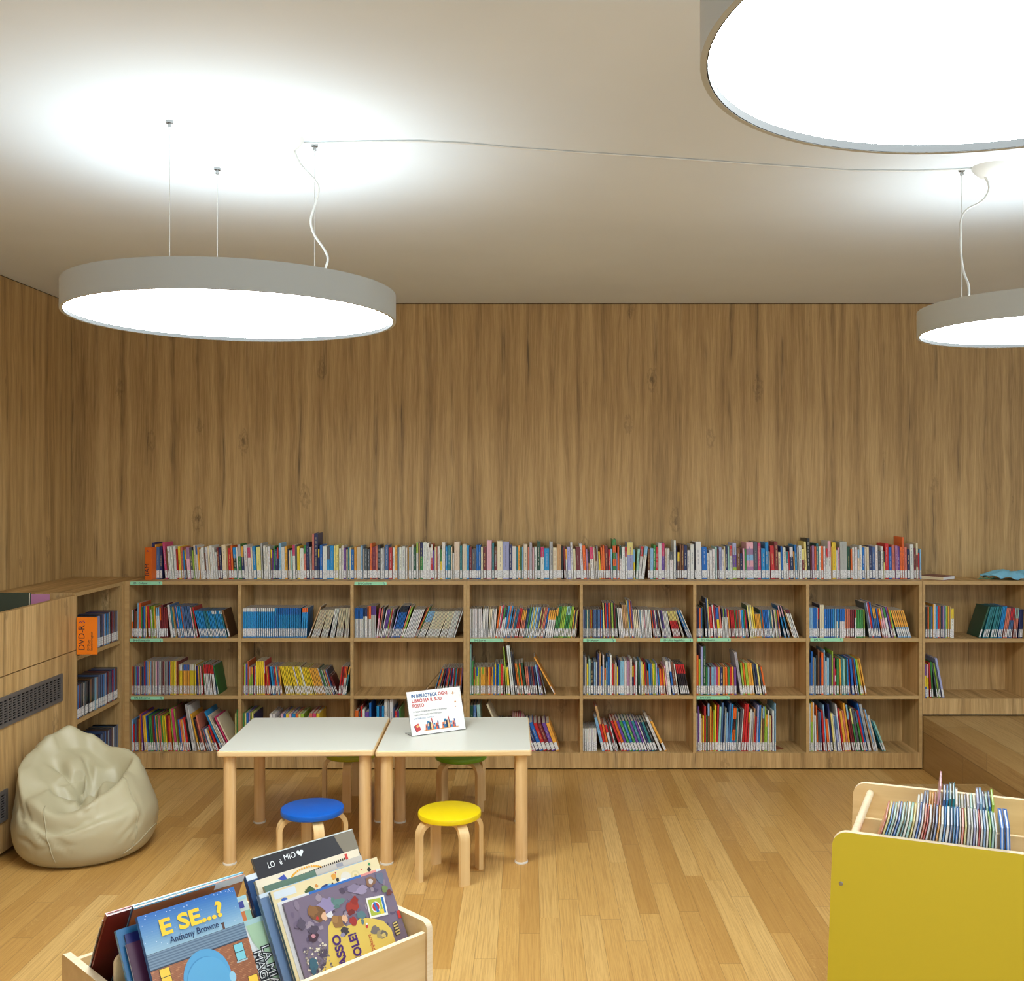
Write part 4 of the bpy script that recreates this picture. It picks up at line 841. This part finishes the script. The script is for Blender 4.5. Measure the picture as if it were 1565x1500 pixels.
def bbook(label, u0, w, vtop, ztop, tilt, th, front, spine, zbot=.363, cat='picture book', edge=None):
    ta = math.radians(tilt); L = (ztop-zbot)/math.cos(ta); vb = vtop+L*math.sin(ta)
    q = MB(); c = .0022
    q.col = front; q.box(0, 0, 0, w, c, L); q.col = edge or front; q.box(0, th-c, 0, w, th, L); q.col = spine; q.box(0, c, 0, c, th-c, L)
    o = q.build('picture_book', MAT['gloss'], None, prints=True)
    o.matrix_world = BB @ Matrix.Translation((u0, -vb, zbot)) @ Matrix.Rotation(-ta, 4, 'X'); tag(o, label, cat, GBN)
    p = MB(); p.box(c+.0001, c+.0001, .003, w-.004, th-c-.0001, L-.003); p.build('page_block', MAT['paper'], o)
    return o, w, L
def art(L, x=0, y=0, dz=.0004): return frame((x, -dz, L-y), (1, 0, 0), (0, 0, 1))
class Art:
    def __init__(s, o, L, name='cover_picture'): s.q = MB(); s.o = o; s.L = L; s.k = 0; s.name = name
    def poly(s, c, pts):
        s.k += 1; s.q.col = c; z = .0002+.000005*s.k
        a = [(x, -y) for x, y in pts]; ar = sum(a[i][0]*a[(i+1) % len(a)][1]-a[(i+1) % len(a)][0]*a[i][1] for i in range(len(a)))
        if ar < 0: a.reverse()
        b = len(s.q.v); M = art(s.L); s.q.v += [tuple(M @ Vector((x, y, z))) for x, y in a]; s.q.face(tuple(range(b, b+len(a))))
    def rect(s, c, x0, y0, x1, y1): s.poly(c, [(x0, y0), (x1, y0), (x1, y1), (x0, y1)])
    def disc(s, c, x, y, r, ry=None, n=20, a0=0): s.poly(c, [(x+r*math.cos(2*math.pi*i/n+a0), y+(ry or r)*math.sin(2*math.pi*i/n+a0)) for i in range(n)])
    def blob(s, c, x, y, r, sd, st=1.0, n=14):
        g = random.Random(sd); s.poly(c, [(x+r*st*g.uniform(.65, 1.15)*math.cos(2*math.pi*i/n), y+r*g.uniform(.65, 1.15)*math.sin(2*math.pi*i/n)) for i in range(n)])
    def done(s): return s.q.build(s.name, MAT['gloss'], s.o, prints=True)
TX = lambda L, x, y: art(L, x, y, .0026)
def TR_up(L, x, y): return frame((x, -.0026, L-y), (0, 0, 1), (-1, 0, 0))      # reads upwards
def TR_dn(L, x, y): return frame((x, -.0026, L-y), (0, 0, -1), (1, 0, 0))      # reads downwards

# left column, front to back
o, w, L = bbook('picture book with blue night sky cover and yellow title in the plywood browser', .069, .243, .25, .640, 33, .011, S(64, 132, 196), S(60, 110, 170))
A = Art(o, L)
for i in range(16):
    f = i/15; A.rect(S(44+110*f, 110+82*f, 188+26*f), .0, .0056*i, w, .0056*(i+1)+.0002)
g = random.Random(5)
for i in range(52):
    x, y = g.uniform(.004, w-.004), (g.uniform(.002, .010) if i % 2 else g.uniform(.02, .08)); A.disc(S(226, 238, 248), x, y, g.uniform(.0005, .0011), n=6)
A.rect(S(94, 66, 60), .188, .073, .194, .0885); A.rect(S(80, 56, 52), .1865, .0715, .1955, .0745)
for i in range(12): A.rect(S(92, 116, 142) if i % 2 else S(118, 144, 168), 0, .0875+.0029*i, w, .0875+.0029*(i+1))
A.rect(S(52, 64, 80), 0, .0868, w, .0876); A.rect(S(44, 56, 74), 0, .1205, w, .1232)
A.rect(S(164, 104, 72), 0, .1232, w, L)
for r_ in range(34):
    y = .1245+r_*.0037; A.rect(S(140, 86, 62), 0, y, w, y+.0007)
    for c_ in range(24):
        if (r_*7+c_*3) % 4 == 0: x = c_*.0102+(.005 if r_ % 2 else 0); A.rect(S(186, 128, 90), x, y+.0008, min(x+.008, w), y+.0035)
for x0, y0, c in ((.2015, .129, S(126, 204, 220)), (.019, .1255, S(248, 206, 70)), (.2156, .207, S(248, 206, 70)), (.02, .207, S(248, 206, 70))):
    A.rect(S(40, 40, 44), x0-.001, y0-.001, x0+.0235, y0+.0375); A.rect(c, x0, y0, x0+.0225, y0+.0175); A.rect(c, x0, y0+.019, x0+.0225, y0+.0365)
    A.rect(S(170, 196, 204), x0-.003, y0+.0375, x0+.0255, y0+.041)
A.disc(S(86, 164, 214), .122, .178, .057, .064, n=44); A.disc(S(64, 140, 196), .120, .186, .049, .056, n=44); A.disc(S(92, 170, 218), .123, .190, .052, .058, n=44)
A.disc(S(150, 204, 232), .180, .194, .008, .012)
A.done()
text('title_lettering', 'E SE...?', .048, MAT['ink_yellow'], o, TX(L, .042, .056), bold=.0018, ext=.0001, fit=.158)
text('author_lettering', 'Anthony Browne', .0205, MAT['ink_navy'], o, TX(L, .0588, .0785), bold=.0002, ext=.0001, fit=.121)
o, w, L = bbook('pale green picture book titled La mia maglia, beside the blue night sky cover', .110, .272, .279, .560, 33, .010, S(214, 224, 220), S(170, 205, 205))
A = Art(o, L); A.rect(S(176, 212, 214), 0, 0, w, .012)
A.poly(S(178, 212, 178), [(.120, .012), (.176, .012), (.180, .05), (.196, .09), (.200, L), (.13, L), (.132, .08)]); A.poly(S(178, 212, 178), [(.215, .012), (.26, .012), (.26, L), (.246, L), (.244, .10), (.220, .05)])
A.poly(S(232, 236, 236), [(.180, .014), (.212, .014), (.218, .05), (.232, .10), (.234, L), (.184, L), (.196, .10)]); A.done()
for x, s_ in ((.2365, 'LA MIA'), (.2135, 'MAGLIA')):
    text('title_lettering', s_, .0305, MAT['ink'], o, TR_dn(L, x, .068 if x > .22 else .074), bold=.0022, ext=.0001)
    text('title_lettering', s_, .0305, MAT['ink_white'], o, TR_dn(L, x, .068 if x > .22 else .074) @ Matrix.Translation((0, 0, .0004)), bold=-.0004, ext=.0001)
o, w, L = bbook('picture book with an orange and mint cover peeping out behind the pale green one', .105, .247, .2385, .606, 33, .009, S(206, 222, 214), S(150, 190, 200))
A = Art(o, L); A.rect(S(60, 70, 150), .17, .012, .235, .028); A.rect(S(214, 122, 66), .15, .036, .232, L); A.rect(S(150, 196, 170), .232, .036, .247, L); A.disc(S(60, 44, 40), .21, .06, .010); A.rect(S(170, 214, 226), 0, 0, w, .008); A.done()
o, w, L = bbook('slim white edged picture book at the left of the plywood browser', .047, .22, .2435, .583, 33, .008, S(80, 40, 70), S(222, 222, 222))
o, w, L = bbook('navy picture book second from the left edge of the plywood browser', .052, .24, .224, .598, 33, .010, S(34, 40, 110), S(120, 92, 74))
o, w, L = bbook('glossy blue picture book leftmost in the front half of the plywood browser', .037, .24, .211, .6075, 33, .010, S(40, 112, 164), S(86, 164, 206))
# back compartment: leaning forwards
def fbook(label, u0, w, vtop, ztop, tilt, th, front, spine, top=None): 
    return bbook(label, u0, w, vtop, ztop, -tilt, th, front, spine, edge=top)
o, w, L = fbook('large brown picture book with a sky blue edge leaning behind the blue night sky cover', .077, .285, .218, .648, 28, .010, S(170, 98, 52), S(36, 70, 110), S(120, 196, 226))
A = Art(o, L); A.rect(S(120, 200, 232), 0, 0, w*.72, .004); A.rect(S(226, 230, 232), w*.72, 0, w, .022); A.done()
o, w, L = fbook('dark red picture book leaning in the rear left of the plywood browser', .021, .25, .202, .642, 29, .010, S(110, 34, 26), S(150, 46, 34), S(176, 60, 54))
o, w, L = fbook('slim tan spined picture book behind the dark red one in the plywood browser', .019, .25, .187, .626, 29, .006, S(60, 44, 36), S(206, 150, 96), S(224, 220, 214))
o, w, L = fbook('slim black spined picture book rearmost in the left of the plywood browser', .0185, .25, .176, .606, 29, .006, S(30, 28, 30), S(34, 30, 34), S(180, 190, 210))
# right column, front to back
o, w, L = bbook('large picture book with purple and yellow comic cover, front right of the browser', .400, .313, .333, .597, 32, .009, S(124, 110, 132), S(90, 76, 90), zbot=.366)
A = Art(o, L); g = random.Random(9)
for i in range(150):
    c = g.choice([(96, 84, 110), (140, 126, 146), (112, 98, 124), (160, 146, 160), (84, 72, 92), (128, 112, 128)]); A.blob(S(*c), g.uniform(.012, w-.012), g.uniform(.012, L-.016), g.uniform(.004, .012), i, g.uniform(.6, 1.7), 8)
A.poly(S(226, 196, 92), [(.0355, .185), (.030, L), (.272, L), (.2711, .1817), (.2713, .147), (.2563, .1219), (.2327, .1088), (.1956, .0945), (.180, .100), (.147, .1023), (.1222, .0691), (.110, .078), (.0984, .0872), (.092, .106), (.080, .14), (.062, .168)])
A.poly(S(214, 180, 78), [(.06, L), (.07, .195), (.11, .182), (.20, .185), (.24, .20), (.25, L)])
for i in range(120): A.blob(S(*g.choice([(206, 196, 170), (170, 158, 140), (230, 220, 196), (140, 126, 120), (110, 100, 104)])), g.uniform(.012, .078), g.uniform(.118, .20), g.uniform(.0015, .0035), 300+i, 1.2, 6)
for c, x, y, r_, st in (((150, 138, 178), .112, .040, .022, 1.5), ((120, 84, 52), .080, .050, .020, 1.1), ((142, 100, 60), .070, .040, .014, 1.2), ((196, 52, 48), .076, .060, .006, .7), ((228, 182, 146), .096, .062, .011, .9), ((150, 108, 62), .128, .084, .017, 1.2), ((170, 126, 74), .122, .076, .010, 1.1), ((230, 184, 146), .150, .084, .010, .9),
    ((92, 128, 124), .132, .032, .008, .9), ((96, 134, 130), .148, .040, .009, 2.2), ((88, 122, 120), .138, .050, .006, 1.6), ((222, 222, 226), .112, .062, .008, 1.4), ((168, 54, 42), .180, .062, .018, 1.1), ((150, 44, 38), .192, .050, .011, 1.1), ((120, 40, 38), .172, .074, .009, 1.3), ((164, 50, 48), .170, .096, .012, .9), ((92, 126, 134), .198, .088, .012, 1.2), ((88, 120, 130), .196, .106, .008, .7), ((196, 60, 56), .204, .120, .005, .9), ((230, 226, 226), .206, .114, .003, 1.2),
    ((64, 58, 66), .138, .112, .013, 1.1), ((150, 144, 176), .130, .118, .006, 1.2), ((138, 100, 76), .256, .018, .015, 1.1), ((206, 196, 196), .256, .018, .008, .9), ((104, 116, 140), .288, .018, .016, .9), ((120, 140, 84), .290, .048, .010, 1), ((110, 60, 54), .300, .060, .009, 1.2), ((60, 102, 120), .030, .156, .014, .9), ((56, 94, 116), .026, .172, .010, .8), ((70, 48, 62), .050, .098, .012, 1.3), ((206, 144, 154), .052, .096, .006, 1), ((120, 110, 104), .225, .135, .010, 1.5), ((166, 148, 104), .238, .150, .014, 1.1), ((110, 104, 96), .246, .152, .010, 1.1), ((214, 190, 110), .244, .154, .006, 1.2), ((90, 80, 100), .030, .060, .016, .8), ((84, 74, 92), .058, .082, .010, 1.6), ((160, 146, 176), .220, .030, .012, 2.0), ((140, 128, 156), .200, .020, .010, 2.0)):
    A.blob(S(*c), x, y, r_, int(x*9000+y*700), st)
for i in range(5): A.poly(S(60, 54, 54), [(.279-.0005*i, .134+.0068*i), (.2955-.0008*i, .133+.0068*i), (.2955-.0008*i, .1395+.0068*i), (.279-.0005*i, .1405+.0068*i)]); A.poly(S(216, 192, 116), [(.280, .1352+.0068*i), (.2940, .1342+.0068*i), (.2940, .1378+.0068*i), (.280, .1388+.0068*i)])
A.poly(S(240, 238, 230), [(.2254, .0545), (.2817, .0615), (.2755, .1114), (.2205, .1053)]); A.poly(S(176, 190, 66), [(.2295, .0600), (.2690, .0650), (.2640, .1050), (.2255, .1005)])
A.disc(S(236, 236, 232), .247, .083, .0135); A.disc(S(196, 50, 48), .247, .083, .0105); A.poly(S(40, 110, 190), [(.242, .070), (.249, .071), (.253, .096), (.245, .097)])
A.poly(S(40, 120, 196), [(.270, .0645), (.277, .0652), (.272, .105), (.266, .104)]); A.poly(S(236, 214, 70), [(.255, .092), (.268, .094), (.266, .105), (.256, .104)]); A.rect(S(206, 52, 44), .303, .111, .312, .1305)
A.done()
text('title_lettering', 'SASSO', .0315, MAT['ink_violet'], o, TR_up(L, .1195, .2005), bold=.0012, ext=.0001, fit=.0885)
text('title_lettering', 'SOLE!', .0315, MAT['ink_violet'], o, TR_up(L, .166, .1905), bold=.0012, ext=.0001, fit=.068)
text('author_lettering', 'in Dijkstra', .0135, MAT['ink_red'], o, TR_up(L, .206, .196), ext=.0001)
o, w, L = bbook('slim white and blue edged picture book directly behind the purple comic cover', .390, .315, .3205, .5975, 33, .007, S(226, 226, 226), S(214, 222, 230))
A = Art(o, L); A.rect(S(40, 110, 190), .09, 0, .25, .006); A.rect(S(232, 150, 140), .25, 0, .30, .006); A.done()
o, w, L = bbook('picture book with cream cover of tiny tumbling figures in the plywood browser', .382, .326, .302, .622, 33, .012, S(232, 216, 170), S(66, 92, 72))
A = Art(o, L); g = random.Random(3)
A.rect(S(214, 224, 232), .006, .004, .068, .022); A.blob(S(66, 96, 58), .105, .034, .017, 4); A.blob(S(70, 90, 50), .098, .030, .010, 8); A.disc(S(226, 220, 206), .216, .026, .016); A.disc(S(226, 230, 232), .205, .036, .012)
for c, x, y, r_, st in (((40, 60, 110), .150, .030, .006, 2.0), ((120, 180, 216), .164, .032, .006, 1.4), ((50, 40, 36), .172, .030, .004, 1), ((226, 160, 60), .182, .014, .008, 1.0), ((40, 36, 36), .190, .024, .005, 1), ((220, 150, 70), .126, .022, .005, 1), ((196, 70, 50), .19, .006, .002, 1), ((150, 96, 60), .06, .044, .012, 1.4), ((60, 100, 180), .03, .030, .006, 2), ((40, 40, 40), .29, .024, .006, 1), ((60, 140, 90), .296, .012, .004, 1), ((210, 80, 60), .268, .018, .002, 1)): A.blob(S(*c), x, y, r_, int(x*7000), st)
for r_, c in ((.014, (220, 206, 160)), (.009, (232, 216, 170)), (.004, (206, 186, 120))): A.disc(S(*c), .245, .028, r_)
A.done()
o, w, L = bbook('pale blue picture book third of the right stack in the plywood browser', .365, .338, .2775, .6125, 33, .014, S(112, 140, 180), S(70, 90, 130))
A = Art(o, L); A.rect(S(206, 222, 236), 0, 0, .08, .010); A.rect(S(150, 190, 224), .08, 0, w, .008); A.done()
o, w, L = bbook('greyish green covered picture book fourth of the right stack in the browser', .397, .298, .250, .617, 33, .014, S(92, 122, 106), S(150, 140, 90))
A = Art(o, L); A.rect(S(196, 188, 178), .150, 0, w, .020); A.rect(S(150, 150, 160), .215, .002, .235, .012); A.done()
o, w, L = bbook('cream picture book with yellow drawing, fifth of the right stack in the browser', .384, .315, .230, .629, 33, .012, S(232, 220, 196), S(216, 200, 150))
A = Art(o, L)
for i in range(22): A.disc(S(236, 170, 50), .145+.05*math.cos(math.pi*i/21), .028-.022*math.sin(math.pi*i/21), .003, n=8)
for i in range(26): A.rect(S(60, 50, 46), .10+.0065*i, .020-.0003*i, .104+.0065*i, .026-.0003*i)
A.poly(S(60, 80, 170), [(.06, .012), (.08, .006), (.09, .03), (.086, .03)]); A.rect(S(206, 60, 50), .268, .004, .276, .020); A.done()
o, w, L = bbook('bright blue picture book sixth of the right stack in the browser', .368, .302, .2095, .640, 33, .014, S(26, 70, 120), S(40, 90, 150))
A = Art(o, L); A.rect(S(216, 226, 236), 0, 0, .066, .014); A.rect(S(44, 146, 208), .066, 0, w, .012); A.rect(S(70, 160, 214), .236, .001, .262, .006); A.done()
o, w, L = bbook('black picture book with white lettering and heart, rearmost and tallest in the browser', .398, .309, .192, .672, 33, .010, S(40, 42, 50), S(90, 110, 116))
A = Art(o, L); A.rect(S(206, 214, 210), 0, 0, w, .003); A.poly(S(128, 120, 104), [(.247, .003), (w, .003), (w, .06), (.262, .06), (.250, .02)])
hp = [(.0, .014), (-.012, .0), (-.011, -.007), (-.005, -.009), (0, -.004), (.005, -.009), (.011, -.007), (.012, .0)]
A.poly(S(226, 232, 234), [(.134+x*.85, .0205+y*.75) for x, y in hp]); A.done()
text('title_lettering', 'MIO', .0215, MAT['ink_white'], o, TX(L, .0824, .0290), ext=.0001, fit=.036)
text('title_lettering', 'LO   è', .0215, MAT['ink_white'], o, TX(L, .033, .036), ext=.0001, fit=.042)
o, w, L = bbook('white picture book low at the left edge of the right stack', .372, .17, .2085, .60, 33, .004, S(214, 220, 230), S(226, 230, 236))

# ------------------------------------------------------------------ light, camera
wd = bpy.data.worlds.new('World'); SC.world = wd; wd.use_nodes = True
bg = wd.node_tree.nodes['Background']; bg.inputs[0].default_value = (.9, 1.0, 1.1, 1); bg.inputs[1].default_value = .6
cam = bpy.data.cameras.new('Camera'); co = bpy.data.objects.new('Camera', cam); COL.objects.link(co)
co.location = (0, 0, HC); co.rotation_euler = (math.pi/2, 0, 0)
cam.sensor_fit = 'HORIZONTAL'; cam.sensor_width = 36; cam.lens = F/1565*36
cam.shift_x = -(PX-782.5)/1565; cam.shift_y = -(750-PY)/1565; cam.clip_start = .05
SC.camera = co
SC.view_settings.view_transform = 'Standard'; SC.view_settings.look = 'None'; SC.view_settings.gamma = 1; SC.view_settings.use_curve_mapping = False
SC.view_settings.exposure = .58
